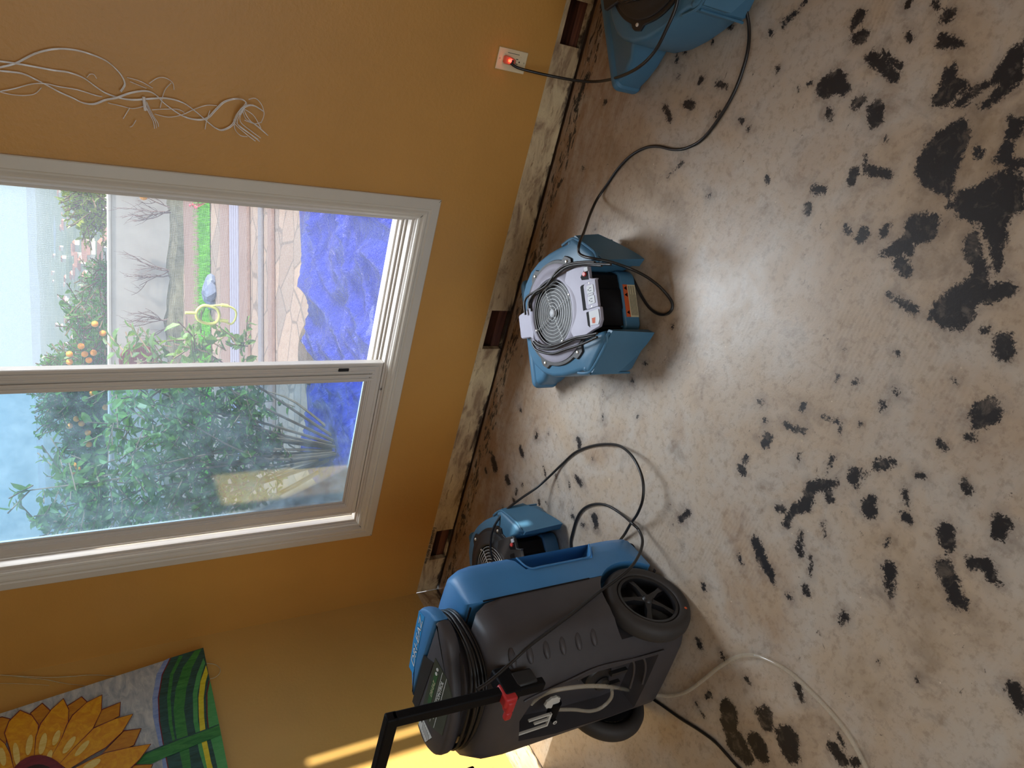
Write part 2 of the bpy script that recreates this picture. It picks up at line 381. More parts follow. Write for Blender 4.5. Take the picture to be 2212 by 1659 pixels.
#PART2
# ================================================================ THE ROOM
X1, Y0, ZC = 4.2, -4.6, 2.5
WX0, WX1, WZ0, WZ1 = 0.48, 1.91, 0.478, 1.98      # rough opening of the window
def build_wall_front():
    b = MB()
    for (x0, x1, z0, z1) in ((-0.12, WX0, 0.12, ZC), (WX1, X1, 0.12, ZC), (WX0, WX1, 0.12, WZ0), (WX0, WX1, WZ1, ZC)):
        b.box(x0, x1, 0.0, 0.12, z0, z1)
    o = b.build('wall_front', M_wall); tag(o, kind='structure')
build_wall_front()
HOLES = ((0.203, 0.382, 0.006, 0.092), (1.352, 1.528, 0.004, 0.098), (2.544, 2.688, 0.012, 0.100))
def build_bare_front():
    # drywall left bare where the baseboard came off, three inspection holes cut in it; slightly wavy lower edge
    b = MB(); xs = [0.0]
    for h in HOLES: xs += [h[0], h[1]]
    xs.append(X1)
    for i in range(0, len(xs), 2):
        x = xs[i]
        while x < xs[i + 1] - 1e-6:
            x2 = min(x + 0.11, xs[i + 1]); b.box(x, x2, 0.004, 0.03, 0.006, 0.1205); x = x2
    for x0, x1, z0, z1 in HOLES:
        b.box(x0, x1, 0.004, 0.03, z1, 0.1205); b.box(x0, x1, 0.012, 0.03, 0.0, z0)
    o = b.build('trim_1', M_bare); tag(o, kind='structure')
    s = MB().box(0.0, X1, 0.035, 0.12, 0.0, 0.040).build('trim_2', M_sill, bevel=0.003); tag(s, kind='structure')
    c = MB().box(0.0, X1, 0.105, 0.12, 0.03, 0.125).build('trim_3', M_cavity); tag(c, kind='structure')
build_bare_front()
def build_wall_left():
    o = MB().box(-0.12, 0.0, Y0, 0.0, 0.118, ZC).build('wall_left', M_wall2); tag(o, kind='structure')
    o = MB().box(-0.12, -0.004, Y0, 0.004, 0.0, 0.118).build('trim_4', M_bare); tag(o, kind='structure')
build_wall_left()
def build_rest():
    b = MB(); xa, xb = X1, X1 + .04      # right wall with unseen slots added to shape the sun streaks on the left wall
    b.box(xa, xb, Y0, -.80, 0, ZC).box(xa, xb, -.443, .12, 0, ZC).box(xa, xb, -.80, -.443, 0, 1.20).box(xa, xb, -.80, -.443, 2.26, ZC).box(xa, xb, -.535, -.463, 1.2, 2.26).box(xa, xb, -.463, -.443, 1.735, 1.765)
    tag(b.build('wall_right', M_wall), kind='structure')
    b = MB()     # back wall with an unseen opening added to let fill light in
    b.box(-0.12, 1.2, Y0 - .12, Y0, 0, ZC).box(3.6, X1 + .12, Y0 - .12, Y0, 0, ZC).box(1.2, 3.6, Y0 - .12, Y0, 2.3, ZC)
    tag(b.build('wall_back', M_wall), kind='structure')
    tag(MB().box(-0.12, X1 + .12, Y0 - .12, 0.12, ZC, ZC + .1).build('ceiling', M_ceil), kind='structure')
    # the added rear opening is left open to the sky
build_rest()

# ---- floor with its adhesive patches (distance field in metres, stored per vertex)
Z6 = lambda x, y: (1560 + x / 2.592, y / 2.592)
Z7 = lambda x, y: (1560 + x / 2.592, 560 + y / 2.592)
Z8 = lambda x, y: (1500 + x / 2.968, 1100 + y / 2.968)
Z9 = lambda x, y: (1120 + x / 4.879, 860 + y / 4.879)
ZA = lambda x, y: (900 + x / 3.77, 860 + y / 3.77)
ZB = lambda x, y: (1180 + x / 3.455, 380 + y / 3.455)
ZD = lambda x, y: (1020 + x / 3.456, y / 3.456)
SC = {Z6: 2.592, Z7: 2.592, Z8: 2.968, Z9: 4.879, ZA: 3.77, ZB: 3.455, ZD: 3.456}
POLY = [
 (Z6, [(1700,215),(1600,290),(1545,370),(1500,430),(1420,480),(1370,510),(1320,560),(1280,605),(1340,600),(1400,560),(1440,530),(1550,470),(1500,520),(1430,590),(1430,625),(1500,600),(1560,555),(1700,435)]),
 (Z6, [(1300,350),(1250,380),(1235,430),(1200,510),(1160,540),(1180,600),(1240,605),(1300,560),(1375,490),(1370,450),(1320,420)]),
 (Z6, [(1345,650),(1290,680),(1200,740),(1140,800),(1095,880),(1070,940),(1085,1000),(1130,1050),(1190,1080),(1250,1110),(1290,1090),(1300,1020),(1340,900),(1390,780),(1390,710)]),
 (Z6, [(1540,960),(1440,1020),(1370,1050),(1290,1110),(1250,1150),(1300,1200),(1400,1250),(1440,1260),(1440,1300),(1490,1380),(1540,1560),(1580,1420),(1620,1200),(1700,1190),(1700,980),(1640,950)]),
 (Z6, [(1120,1190),(1060,1200),(1030,1240),(1010,1310),(930,1370),(870,1430),(920,1445),(1000,1430),(1060,1450),(1080,1370),(1150,1365),(1200,1320),(1225,1240),(1220,1190)]),
 (Z6, [(1610,650),(1600,700),(1570,790),(1540,850),(1510,890),(1560,930),(1620,950),(1700,940),(1700,905),(1640,880),(1620,800),(1700,750),(1700,650)]),
 (Z6, [(1440,1290),(1370,1300),(1340,1370),(1360,1440),(1400,1500),(1380,1560),(1280,1600),(1210,1660),(1150,1740),(1150,1790),(1230,1840),(1330,1860),(1400,1800),(1440,1730),(1480,1680),(1500,1600),(1500,1500),(1450,1400)]),
]
CAPS = [
 (Z6, [[(580,480,55),(640,460,60),(680,500,38)],[(840,320,32),(960,430,32)],[(900,300,20),(1000,380,16)],[(755,110,38)],[(765,210,38)],[(860,620,52),(860,680,35)],
  [(740,590,24),(790,550,24)],[(730,990,34)],[(820,950,28),(930,970,26)],[(800,860,14),(800,930,14)],[(540,1060,36)],[(480,1170,26)],[(700,1290,26)],[(800,1300,32),(770,1340,26)],[(910,1290,28)],
  [(1240,230,38),(1350,250,14)],[(1050,200,22)],[(1040,20,22)],[(1260,90,34)],[(1430,850,26)],[(1000,1480,42),(1040,1520,30)],[(270,185,18)],[(345,130,20),(420,60,14),(470,5,12)],
  [(310,390,18)],[(150,720,12)],[(490,470,14)],[(430,500,12)],[(600,640,24)],[(915,780,14)],[(250,1000,20)],[(1540,1630,42),(1600,1620,42)],[(100,670,12)],[(1200,30,22)]]),
 (Z7, [[(1580,490,54)],[(930,200,14),(1010,250,24),(1080,290,26)],[(1490,850,66),(1440,900,48)],[(1230,1040,26)],[(890,1150,38)],[(950,1130,22)],[(1105,1210,22)],[(740,1220,40)],[(800,1200,20)],
  [(640,1250,20),(590,1260,30),(500,1280,38),(470,1380,38),(400,1400,28),(360,1480,24)],[(600,1320,32)],[(330,1400,28)],[(820,1400,48),(840,1340,30)],[(1030,1440,34),(1060,1470,18)],[(1020,1290,18),(1040,1380,12)],
  [(570,1480,12),(570,1550,9)],[(430,1600,24),(445,1530,13)],[(200,1600,38)],[(1560,1500,50)],[(1260,1570,44)],[(925,1590,22)],[(1370,1270,30)],[(250,1010,34)],[(110,1180,28)],[(130,1120,24)],
  [(430,1110,18)],[(450,830,22)],[(560,880,9),(620,890,14),(660,920,14),(660,990,8)],[(350,920,18),(400,950,18),(455,950,20)],[(220,795,20)],[(240,905,16)],[(740,690,18)],[(640,665,16)],[(970,745,22)],[(900,820,20)],
  [(980,530,18)],[(1310,680,18)],[(775,920,16)],[(620,1110,18),(585,1200,8)],[(1500,200,40),(1580,180,34)],[(1390,1000,24)],[(1480,400,24)],[(680,505,12)]]),
 (Z8, [[(420,290,40),(480,400,38),(510,480,14)],[(400,220,34)],[(690,160,12),(670,230,24),(680,300,26)],[(715,520,26)],[(745,300,9),(748,430,12)],[(280,290,14),(305,350,14)],[(610,560,20)],[(1250,380,46),(1255,480,32),(1260,560,16)],
  [(1600,370,52),(1640,470,48),(1690,590,54)],[(1780,350,40),(1880,350,40),(1920,450,38)],[(960,700,34)],[(1230,220,22)],[(220,1290,66),(220,1380,62)],[(270,1500,78),(320,1570,60)],[(400,1500,64),(430,1570,50)],
  [(460,1340,54)],[(420,1310,28)],[(600,1480,80),(620,1560,60)],[(890,1530,40),(950,1610,42)],[(920,1440,16),(960,1520,16)],[(1030,1620,30)],[(660,1130,26),(690,1220,20)],[(340,1100,20)],[(90,1190,24)],[(30,860,28)],
  [(180,940,18)],[(60,500,22)],[(2050,1160,42),(2090,1250,40)],[(1180,980,14)],[(1430,1090,14)],[(1620,180,60)],[(10,1240,14),(60,1330,10)]]),
 (Z9, [[(630,440,42),(650,520,32)],[(600,820,28),(660,910,36)],[(530,880,14),(540,940,14)],[(190,390,26)],[(315,370,16)],[(800,1260,56),(820,1350,42)],[(680,1340,28)],[(575,1250,34)],[(270,730,18),(290,900,18)],
  [(390,800,10),(425,940,10)],[(890,190,18),(885,240,10)],[(1260,200,20)],[(1710,1290,42),(1790,1200,36)],[(780,640,14)],[(20,520,24),(45,600,30)],[(880,60,8)],[(220,1100,26)],[(290,1100,12),(320,1150,10)],[(40,920,16)],[(1600,1120,10)],[(1620,1320,14)]]),
 (ZA, [[(620,500,36),(640,570,38)],[(740,670,38)],[(850,430,32),(870,480,20)],[(975,310,24)],[(565,590,20)],[(850,100,18)],[(790,830,22)],[(810,760,20)],[(700,900,20)],[(380,960,26)],[(600,440,20)]]),
 (ZB, [[(940,1120,20)],[(740,1395,18)],[(645,1530,16)],[(480,1500,10)],[(425,1620,16)],[(1210,150,18)],[(1030,550,8)],[(370,400,12)]]),
 (ZD, [[(1530,430,24)],[(1590,390,20)],[(1710,600,28)],[(1830,620,24),(1900,650,16)],[(1540,570,18)],[(1620,780,42)],[(1440,800,26),(1475,890,26)],[(1830,860,24)],[(990,770,20)],[(2020,910,20)],[(2070,960,14)],[(1570,1220,16),(1460,1310,8)],[(830,1250,16)],
  [(860,560,22),(830,640,18),(770,820,20)],[(1930,200,24)],[(1800,310,14)]]),
]
def build_floor():
    polys = []; caps = []
    for z, pts in POLY: polys.append(np.array([FL(*z(*p))[:2] for p in pts]))
    for z, chains in CAPS:
        for ch in chains:
            q = []
            for x, y, r in ch:
                p = FL(*z(x, y)); rr = r / SC[z] / FPX * (p - CAM).length * 1.12
                q.append((p.x, p.y, rr))
            caps.append(q)
    step = 0.0075; x0, x1, y0, y1 = 0.0, 3.3, -2.7, 0.036
    nx = int((x1 - x0) / step) + 1; ny = int((y1 - y0) / step) + 1
    xs = np.linspace(x0, x1, nx); ys = np.linspace(y0, y1, ny)
    X, Y = np.meshgrid(xs, ys, indexing='ij'); D = np.full(X.shape, 0.2)
    def seg(ax, ay, bx, by, X, Y):
        dx, dy = bx - ax, by - ay; L = dx * dx + dy * dy + 1e-12
        t = np.clip(((X - ax) * dx + (Y - ay) * dy) / L, 0, 1)
        return np.hypot(X - ax - t * dx, Y - ay - t * dy), t
    for P in polys:
        d = np.full(X.shape, 9.0); inside = np.zeros(X.shape, bool); n = len(P)
        for i in range(n):
            a = P[i]; b = P[(i + 1) % n]; e, _ = seg(a[0], a[1], b[0], b[1], X, Y); d = np.minimum(d, e)
            c = (a[1] > Y) != (b[1] > Y)
            with np.errstate(divide='ignore', invalid='ignore'):
                xi = (b[0] - a[0]) * (Y - a[1]) / (b[1] - a[1]) + a[0]
            inside ^= c & (X < xi)
        D = np.minimum(D, np.where(inside, -d, d) + 0.001)
    for q in caps:
        cx = [p[0] for p in q]; cy = [p[1] for p in q]; m = 0.2
        i0 = max(0, int((min(cx) - m - x0) / step)); i1 = min(nx, int((max(cx) + m - x0) / step) + 1)
        j0 = max(0, int((min(cy) - m - y0) / step)); j1 = min(ny, int((max(cy) + m - y0) / step) + 1)
        if i0 >= i1 or j0 >= j1: continue
        Xs = X[i0:i1, j0:j1]; Ys = Y[i0:i1, j0:j1]; sub = D[i0:i1, j0:j1]
        if len(q) == 1:
            # smudges are drawn out a little along one direction
            a = (q[0][0] * 37.7 + q[0][1] * 91.3) % 3.14; L = q[0][2] * 0.45
            q = [(q[0][0] - L * math.cos(a), q[0][1] - L * math.sin(a), q[0][2] * .85), (q[0][0] + L * math.cos(a), q[0][1] + L * math.sin(a), q[0][2] * .85)]
        for a, b in zip(q[:-1], q[1:]):
            e, t = seg(a[0], a[1], b[0], b[1], Xs, Ys); sub[:] = np.minimum(sub, e - (a[2] + (b[2] - a[2]) * t) * 0.95 + 0.002)
    me = bpy.data.meshes.new('floor')
    verts = np.stack([X.ravel(), Y.ravel(), np.zeros(X.size)], 1)
    idx = np.arange(nx * ny).reshape(nx, ny)
    f = np.stack([idx[:-1, :-1].ravel(), idx[1:, :-1].ravel(), idx[1:, 1:].ravel(), idx[:-1, 1:].ravel()], 1)
    nv = len(verts)
    # the rest of the room's floor
    ex = np.array([(0, Y0, 0), (X1, Y0, 0), (X1, y0, 0), (0, y0, 0), (x1, y0, 0), (X1, 0.036, 0), (x1, 0.036, 0)], float)
    verts = np.vstack([verts, ex]); f = f.tolist() + [[nv, nv + 1, nv + 2, nv + 3], [nv + 4, nv + 2, nv + 5, nv + 6]]
    me.from_pydata(verts.tolist(), [], f)
    at = me.attributes.new('patch', 'FLOAT', 'POINT'); at.data.foreach_set('value', np.concatenate([D.ravel(), np.full(7, 0.2)]).astype(np.float32))
    o = link('floor', me, M_floor); tag(o, kind='structure')
    s = MB().box(-0.12, X1, Y0, 0.10, -0.12, -0.002).build('floor.001', M_floor); tag(s, kind='structure')
build_floor()

# ---------------------------------------------------------------- window
def frame_sweep(b, x0, x1, z0, z1, prof, mi=0):
    """mitred frame: prof = [(inset, y)], swept round the rectangle"""
    rings = []
    for sx, sz in ((0, 0), (1, 0), (1, 1), (0, 1)):
        rings.append([Vector(((x0 + i) if sx == 0 else (x1 - i), y, (z0 + i) if sz == 0 else (z1 - i))) for i, y in prof])
    n = len(prof); vs = [v for r in rings for v in r]; fs = []
    for k in range(4):
        k2 = (k + 1) % 4
        for i in range(n - 1): fs.append((k * n + i, k2 * n + i, k2 * n + i + 1, k * n + i + 1))
    b.add(vs, fs, mi)
def build_window():
    root = empty('window_1', (1.19, 0, 0.43)); tag(root, kind='structure'); inv = Matrix.Translation((-1.19, 0, -0.43))
    def put(b, name, mat, **k):
        b.v = [tuple(inv @ Vector(v)) for v in b.v]; return b.build(name, mat, root, **k)
    top = 2.03
    b = MB(); frame_sweep(b, 0.430, 1.960, 0.430, top, [(0, 0.0), (0, -0.010), (0.003, -0.012), (0.034, -0.018), (0.038, -0.015), (0.043, -0.015), (0.049, -0.019), (0.056, -0.017), (0.064, -0.010), (0.068, -0.010), (0.073, -0.006), (0.075, 0.002)])
    put(b, 'window_casing', M_casing, smooth=20)
    mk = MB()
    for (xa, xb) in ((0.430, 0.505), (1.960, 1.885)):     # mitre joints
        s = 1 if xb > xa else -1
        mk.tube([(xa + s * .002, -0.0125, 0.432), (xb - s * .006, -0.0125, 0.499)], 0.0009, 5, 1)
    put(mk, 'mitre_joint', M_gap)
    b = MB(); frame_sweep(b, 0.430, 1.960, 0.430, top, [(0.075, 0.0), (0.079, 0.004), (0.080, 0.012), (0.088, 0.012), (0.088, 0.020), (0.089, 0.048), (0.094, 0.048), (0.094, 0.044), (0.097, 0.044), (0.097, 0.062), (0.103, 0.062), (0.103, 0.058), (0.106, 0.058), (0.106, 0.080), (0.113, 0.080), (0.113, 0.12), (0.04, 0.125), (0.04, 0.05)])
    put(b, 'window_frame', M_white, smooth=20)
    # sliding sash at the left
    sx0, sx1, sz0, sz1 = 0.553, 1.292, 0.520, 1.935
    sr = MB(); frame_sweep(sr, sx0, sx1, sz0, sz1, [(0, 0.040), (0, 0.014), (0.003, 0.011), (0.012, 0.011), (0.014, 0.013), (0.017, 0.013), (0.019, 0.011), (0.040, 0.011), (0.042, 0.014), (0.046, 0.014), (0.048, 0.018), (0.052, 0.018), (0.054, 0.024), (0.054, 0.040)])
    sash = put(sr, 'sash', M_white, smooth=20)
    st = MB(); 
    for i in range(4): st.box(sx1 - 0.076 + i * 0.017, sx1 - 0.066 + i * 0.017, 0.0085, 0.012, sz0 + 0.03, sz1 - 0.03)
    st.box(sx1 - 0.082, sx1 - 0.052, 0.012, 0.040, sz0 + .05, sz1 - .05)
    put(st, 'meeting_stile', M_white, bevel=0.002)
    g = MB().box(sx0 + 0.05, sx1 - 0.05, 0.026, 0.030, sz0 + 0.05, sz1 - 0.05); put(g, 'glass', M_glass)
    gb = MB(); frame_sweep(gb, sx0 + .053, sx1 - .08, sz0 + .053, sz1 - .053, [(0, 0.025), (0.005, 0.022), (0.009, 0.0255)]); put(gb, 'glazing_bead', M_white)
    # outer fixed pane stile and insect screen at the right
    f2 = MB().box(1.225, 1.262, 0.062, 0.078, 0.54, 1.92).box(1.255, 1.275, 0.05, 0.062, 0.54, 1.92); put(f2, 'fixed_stile', M_white, bevel=0.002)
    sc = MB().box(1.262, 1.850, 0.088, 0.0884, 0.54, 1.92); put(sc, 'insect_screen', M_mesh)
    lk = MB().box(1.262, 1.274, 0.004, 0.011, 0.66, 0.70); put(lk, 'latch', M_gap, bevel=0.001)
build_window()
# bug on the sash rail
def build_spider():
    b = MB(); c = WY(824, 840, 0.010)
    M = Matrix.Translation(c); b.lathe([(0, -.003), (.0022, -.001), (.0022, .001), (0, .003)], 10, M=M)
    for k in range(8):
        a = k * math.pi / 4 + .3; b.tube([c, c + Vector((math.cos(a) * .005, -.003, math.sin(a) * .005)), c + Vector((math.cos(a) * .009, .0005, math.sin(a) * .009))], 0.0005, 5, 3)
    tag(b.build('spider', M_black), 'tiny black spider on the lower rail of the sliding window sash', 'spider')
build_spider()

# ---------------------------------------------------------------- socket with glowing plug
def build_outlet():
    c = Vector((2.458, 0, 0.276)); root = empty('wall_outlet', c)
    tag(root, 'ivory wall outlet plate with two sockets above the stripped wall base', 'outlet')
    pl = MB().box(-.035, .035, -.006, 0, -.057, .057).build('faceplate', M_ivory, root, bevel=0.0025, seg=3)
    s = MB().box(-.017, .017, -.0068, -.004, -.034, .034).build('socket', M_ivory, root, bevel=0.001)
    sl = MB()
    for dz in (-.019,):
        sl.box(-.0085, -.0062, -.0073, -.006, dz - .004, dz + .004).box(.0062, .0085, -.0073, -.006, dz - .003, dz + .005)
        sl.tube([(0, -.0066, dz - .009), (0, -.0074, dz - .009)], .0025, 10, 1)
    sl.box(.0215, .0230, -.0066, -.0055, -.024, .022)
    sl.build('slots', M_gap, root)
    for dz in (-.0478, .0478): MB().tube([(0, -.0055, dz), (0, -.0068, dz)], .003, 12, 1).build('screw', M_paper, root)
build_outlet()
def build_plug():
    root = empty('power_plug', (2.458, -.007, 0.297))
    tag(root, 'translucent pink plug with red glow pushed into the ivory wall outlet', 'plug')
    b = MB(); r = []
    for z, w, d in ((.014, .010, .004), (.010, .0135, .010), (0, .013, .020), (-.012, .010, .024), (-.022, .007, .020), (-.027, .0055, .014)):
        r.append([Vector((x, y, z)) for x, y in rrect(-w, w, -d - .002, 0, min(w, d) * .45, 3)])
    b.loft(r).build('plug_body', M_plug, root, smooth=50)
    MB().box(-.004, .004, -.0225, -.019, -.003, .005).build('indicator', M_led, root)
    MB().box(-.004, .004, -.0265, -.022, -.013, -.006).build('grip', M_gap, root)
build_plug()
lp = bpy.data.lights.new('indicator_glow', 'POINT'); lp.energy = 0.012; lp.color = (1, .15, .08); lp.shadow_soft_size = .003
lo = bpy.data.objects.new('indicator_glow', lp); C.objects.link(lo); lo.location = (2.458, -.036, .299)
# ================================================================ AIR MOVERS
def offset_poly(P, d):
    n = len(P); out = []
    for i in range(n):
        a = Vector(P[i - 1]); b = Vector(P[i]); c = Vector(P[(i + 1) % n])
        e1 = (b - a).normalized(); e2 = (c - b).normalized(); nrm = Vector((e1.y + e2.y, -(e1.x + e2.x)))
        if nrm.length < 1e-6: nrm = Vector((e1.y, -e1.x))
        nrm.normalize(); k = max(0.5, nrm.dot(Vector((e1.y, -e1.x)))); out.append(tuple(b - nrm * (d / k)))
    return out
def ccw(P):
    a = sum(P[i - 1][0] * P[i][1] - P[i][0] * P[i - 1][1] for i in range(len(P))); return P if a > 0 else P[::-1]
def solid(b, P, secs, mi=0):
    """secs = [(z, inset)]"""
    P = ccw(P); return b.loft([[(x, y, z) for x, y in offset_poly(P, i)] for z, i in secs], mi)
def clip(P, nx, ny, d):
    """keep nx*x+ny*y >= d"""
    out = []
    for i in range(len(P)):
        a, b = P[i - 1], P[i]; da = nx * a[0] + ny * a[1] - d; db = nx * b[0] + ny * b[1] - d
        if (da >= 0) != (db >= 0):
            t = da / (da - db); out.append((a[0] + (b[0] - a[0]) * t, a[1] + (b[1] - a[1]) * t))
        if db >= 0: out.append(b)
    return out
FC = Vector((0, -0.335, 0))
def make_air_mover(loc, rz, label, silver, led=True):
    root = empty('air_mover', loc, rz); tag(root, label, 'air mover', 'blue air movers drying the floor')
    face = M_silver if silver else M_dgrey; guard = M_chrome
    BL = M_blue
    # drum body with the two rear corner wings
    R = [(0.0, -.128), (.07, -.130), (.118, -.142), (.150, -.165), (.182, -.205), (.203, -.26), (.212, -.32), (.213, -.38), (.211, -.425), (.222, -.440), (.222, -.462), (.208, -.478), (.150, -.545), (.136, -.556), (.118, -.560), (.106, -.548), (.104, -.500), (.100, -.470), (.05, -.466)]
    P = R + [(-x, y) for x, y in R[::-1] if x > 0]
    b = MB(); solid(b, P, [(0.012, .010), (0.03, .003), (0.10, .000), (0.176, .000), (0.186, .002), (0.193, .007), (0.196, .014)])
    # discharge nozzle toward the wall
    secs = [(0.0, .204, .000, .102), (-.010, .207, .000, .105), (-.020, .205, .000, .104), (-.026, .198, .002, .099), (-.07, .192, .004, .105), (-.12, .176, .006, .125), (-.165, .155, .010, .155), (-.24, .150, .014, .186), (-.30, .12, .014, .188)]
    rings = []
    for y, w, z0, z1 in secs: rings.append([(x, y, z) for x, z in rrect(-w, w, z0, z1, .022, 4)])
    b.loft(rings)
    h = b.build('housing', BL, root, smooth=38)
    bs = MB(); bs.prism(rrect(-.105, .105, -.524, -.42, .035, 5), 0.008, 0.072); bs.box(-.085, .085, -.515, -.43, .07, .085)
    bs.build('base', BL, root, bevel=0.006)
    MB().box(-.17, .17, -.001, .0008, .014, .090).build('outlet_dark_inset', M_black, root)  # black sheet stands in for the darkness inside the nozzle mouth
    # wing lips: moulded ridges round the corner wings
    for s in (-1, 1):
        w = MB(); w.tube([(s * .213, -.400, .190), (s * .220, -.445, .187), (s * .206, -.480, .186), (s * .148, -.548, .184), (s * .118, -.562, .180), (s * .116, -.563, .12), (s * .120, -.562, .012)], .005, 8, 4)
        w.tube([(s * .223, -.450, .180), (s * .224, -.452, .02)], .004, 8, 1)
        # flared cheek plate: straight top edge, lower edge sweeping up from a pointed tip at the back
        n_ = 14; inn = []; ou = []
        for k in range(n_ + 1):
            t = k / n_; x = s * (.108 + .112 * t ** 1.0); y = -.572 + .108 * t; zt_ = .188 - .012 * (1 - t); zb_ = .014 + .085 * t ** 1.6
            ou.append(((x + s * .004, y - .006, zt_), (x + s * .012, y - .016, zb_))); inn.append(((x - s * .004, y + .012, zt_), (x - s * .004, y + .012, zb_)))
        w.loft([[o_[0], o_[1], i_[1], i_[0]] for o_, i_ in zip(ou, inn)])
        w.build('wing', BL, root, smooth=40)
        for fx, fy in ((.175, -.46), (.15, -.2)):
            MB().lathe([(0, 0), (.016, 0), (.018, .004), (.016, .012), (0, .012)], 16, M=Matrix.Translation((s * fx, fy, 0))).build('rubber_foot', M_black, root, smooth=50)
    # black mounting ring with screw tabs
    ring = MB(); T = Matrix.Translation(FC)
    out = []
    tabs = [31, 149, 212, 328]
    for k in range(96):
        a = 360 * k / 96; r = .176
        for t in tabs:
            dd = abs((a - t + 180) % 360 - 180)
            if dd < 9: r = max(r, .176 + .016 * min(1, (9 - dd) / 3.5))
        out.append((r * math.cos(math.radians(a)), FC.y + r * math.sin(math.radians(a))))
    solid(ring, out, [(.194, 0), (.200, 0), (.203, .002)])
    ring.build('mounting_ring', M_dgrey, root, smooth=30)
    for t in tabs:
        a = math.radians(t); p = FC + Vector((.176 * math.cos(a), .176 * math.sin(a), .203))
        MB().lathe([(0, .0045), (.0035, .0042), (.0055, .002), (.0055, -.002)], 14, M=Matrix.Translation(p)).build('screw', M_screw, root, smooth=40)
    # faceplate
    fp = MB(); fp.lathe([(.1635, .200), (.1635, .206), (.158, .2085), (.150, .209), (.135, .2135), (.122, .219), (.116, .2195), (.112, .217), (.110, .211), (.109, .170), (.07, .160), (.0, .160)], 64, M=T)
    fp.build('faceplate', face, root, smooth=30)
    dk = MB(); dk.lathe([(.1075, .212), (.1075, .172), (.0, .172)], 48, M=T); dk.build('intake', M_black, root, smooth=40)
    imp = MB()
    for k in range(22):
        a = 2 * math.pi * k / 22; c0 = Vector((math.cos(a), math.sin(a), 0)); c1 = Vector((math.cos(a + .35), math.sin(a + .35), 0))
        imp.add([FC + c0 * .068 + Vector((0, 0, .175)), FC + c1 * .098 + Vector((0, 0, .175)), FC + c1 * .098 + Vector((0, 0, .192)), FC + c0 * .068 + Vector((0, 0, .192)),
                 FC + c0 * .070 + Vector((0, .0015, .175)), FC + c1 * .1 + Vector((0, .0015, .175)), FC + c1 * .1 + Vector((0, .0015, .192)), FC + c0 * .07 + Vector((0, .0015, .192))],
                [(0, 1, 2, 3), (7, 6, 5, 4), (0, 4, 5, 1), (1, 5, 6, 2), (2, 6, 7, 3), (3, 7, 4, 0)])
    imp.lathe([(0, .198), (.03, .198), (.045, .190), (.05, .175), (.062, .173)], 32, M=T)
    imp.build('fan_wheel', M_black, root, smooth=40)
    g = MB()
    for k in range(8):
        r = .0235 + k * .0116
        g.tube([FC + Vector((r * math.cos(a), r * math.sin(a), .2165 - .0003 * k)) for a in [2 * math.pi * i / 48 for i in range(48)]], .0010, 6, 1, closed=True)
    for t in (20, 110, 200, 290):
        a = math.radians(t); d = Vector((math.cos(a), math.sin(a), 0))
        g.tube([FC + d * .012 + Vector((0, 0, .214)), FC + d * .107 + Vector((0, 0, .211))], .0014, 6, 1)
    g.build('fan_guard', guard, root, smooth=60)
    MB().lathe([(0, .2205), (.010, .220), (.0135, .217), (.0135, .213)], 24, M=T).build('guard_hub', M_hub if silver else M_black, root, smooth=40)
    for t in (20, 110, 200, 290):
        a = math.radians(t); p = FC + Vector((.108 * math.cos(a), .108 * math.sin(a), .218))
        MB().lathe([(0, .002), (.003, .0015), (.0035, -.002)], 10, M=Matrix.Translation(p)).build('guard_screw', M_screw, root)
    # carry tab over the nozzle
    hd = MB(); hp = [(-.066, -.212), (-.052, -.190), (-.046, -.138), (-.040, -.132), (.034, -.132), (.040, -.138), (.046, -.190), (.060, -.212), (0, -.224)]
    solid(hd, hp, [(.208, 0), (.214, 0), (.217, .003)])
    hd.build('carry_tab', face, root, smooth=30)
    # motor housing, ribbed, between panel and base
    mh = MB(); 
    mp = [(-.097, -.43), (-.099, -.490), (-.090, -.505), (-.084, -.505), (-.080, -.513), (-.03, -.516), (-.024, -.521), (.034, -.521), (.040, -.516), (.084, -.513), (.090, -.505), (.099, -.490), (.097, -.43)]
    solid(mh, mp, [(.074, -.002), (.085, -.002), (.088, 0), (.15, .000), (.190, .002)])
    mh.build('motor_housing', M_black, root, smooth=35)
    # sloped control panel
    V = Vector((0, -.9925, -.122)); Nn = Vector((0, -.122, .9925)); O = Vector((0, -.470, .2145))
    PM = Matrix(((1, 0, 0, O.x), (0, -V.y, Nn.y, O.y), (0, -V.z, Nn.z, O.z), (0, 0, 0, 1)))
    pan = MB(); pan.prism([(-.112, .030), (-.114, .000), (-.100, -.050), (-.094, -.084), (-.074, -.096), (-.034, -.098), (-.031, -.090), (.052, -.092), (.056, -.098), (.060, -.080), (.064, -.070), (.100, -.070), (.110, -.060), (.114, -.020), (.112, .030), (.085, .045), (.04, .030), (0, .026), (-.04, .030), (-.085, .045)], -.012, 0.0, M=PM)
    panel = pan.build('control_panel', face, root, bevel=0.0025)
    rc = MB(); rc.prism([(-.030, -.046), (-.030, -.024), (.046, -.024), (.050, -.030), (.050, -.050)], 0.0, .0008, M=PM)
    rc.prism([(.060, -.064), (.066, -.034), (.076, -.030), (.104, -.060), (.100, -.066)], 0.0, .0008, M=PM)
    rc.prism([(-.088, -.044), (-.080, -.036), (-.038, -.036), (-.038, -.046)], 0.0, .0008, M=PM)
    rc.build('recess', M_black, root)
    sw = MB(); sw.lathe([(0, .006), (.006, .006), (.0075, .004), (.0078, .0)], 18, M=PM @ Matrix.Translation((.081, -.050, 0))); sw.build('power_switch', M_redsw, root, smooth=40)
    bt = MB(); bt.prism(rrect(.087, .101, -.068, -.052, .002, 2), .0008, .004, M=PM); bt.build('circuit_breaker', M_hub, root, bevel=.0006)
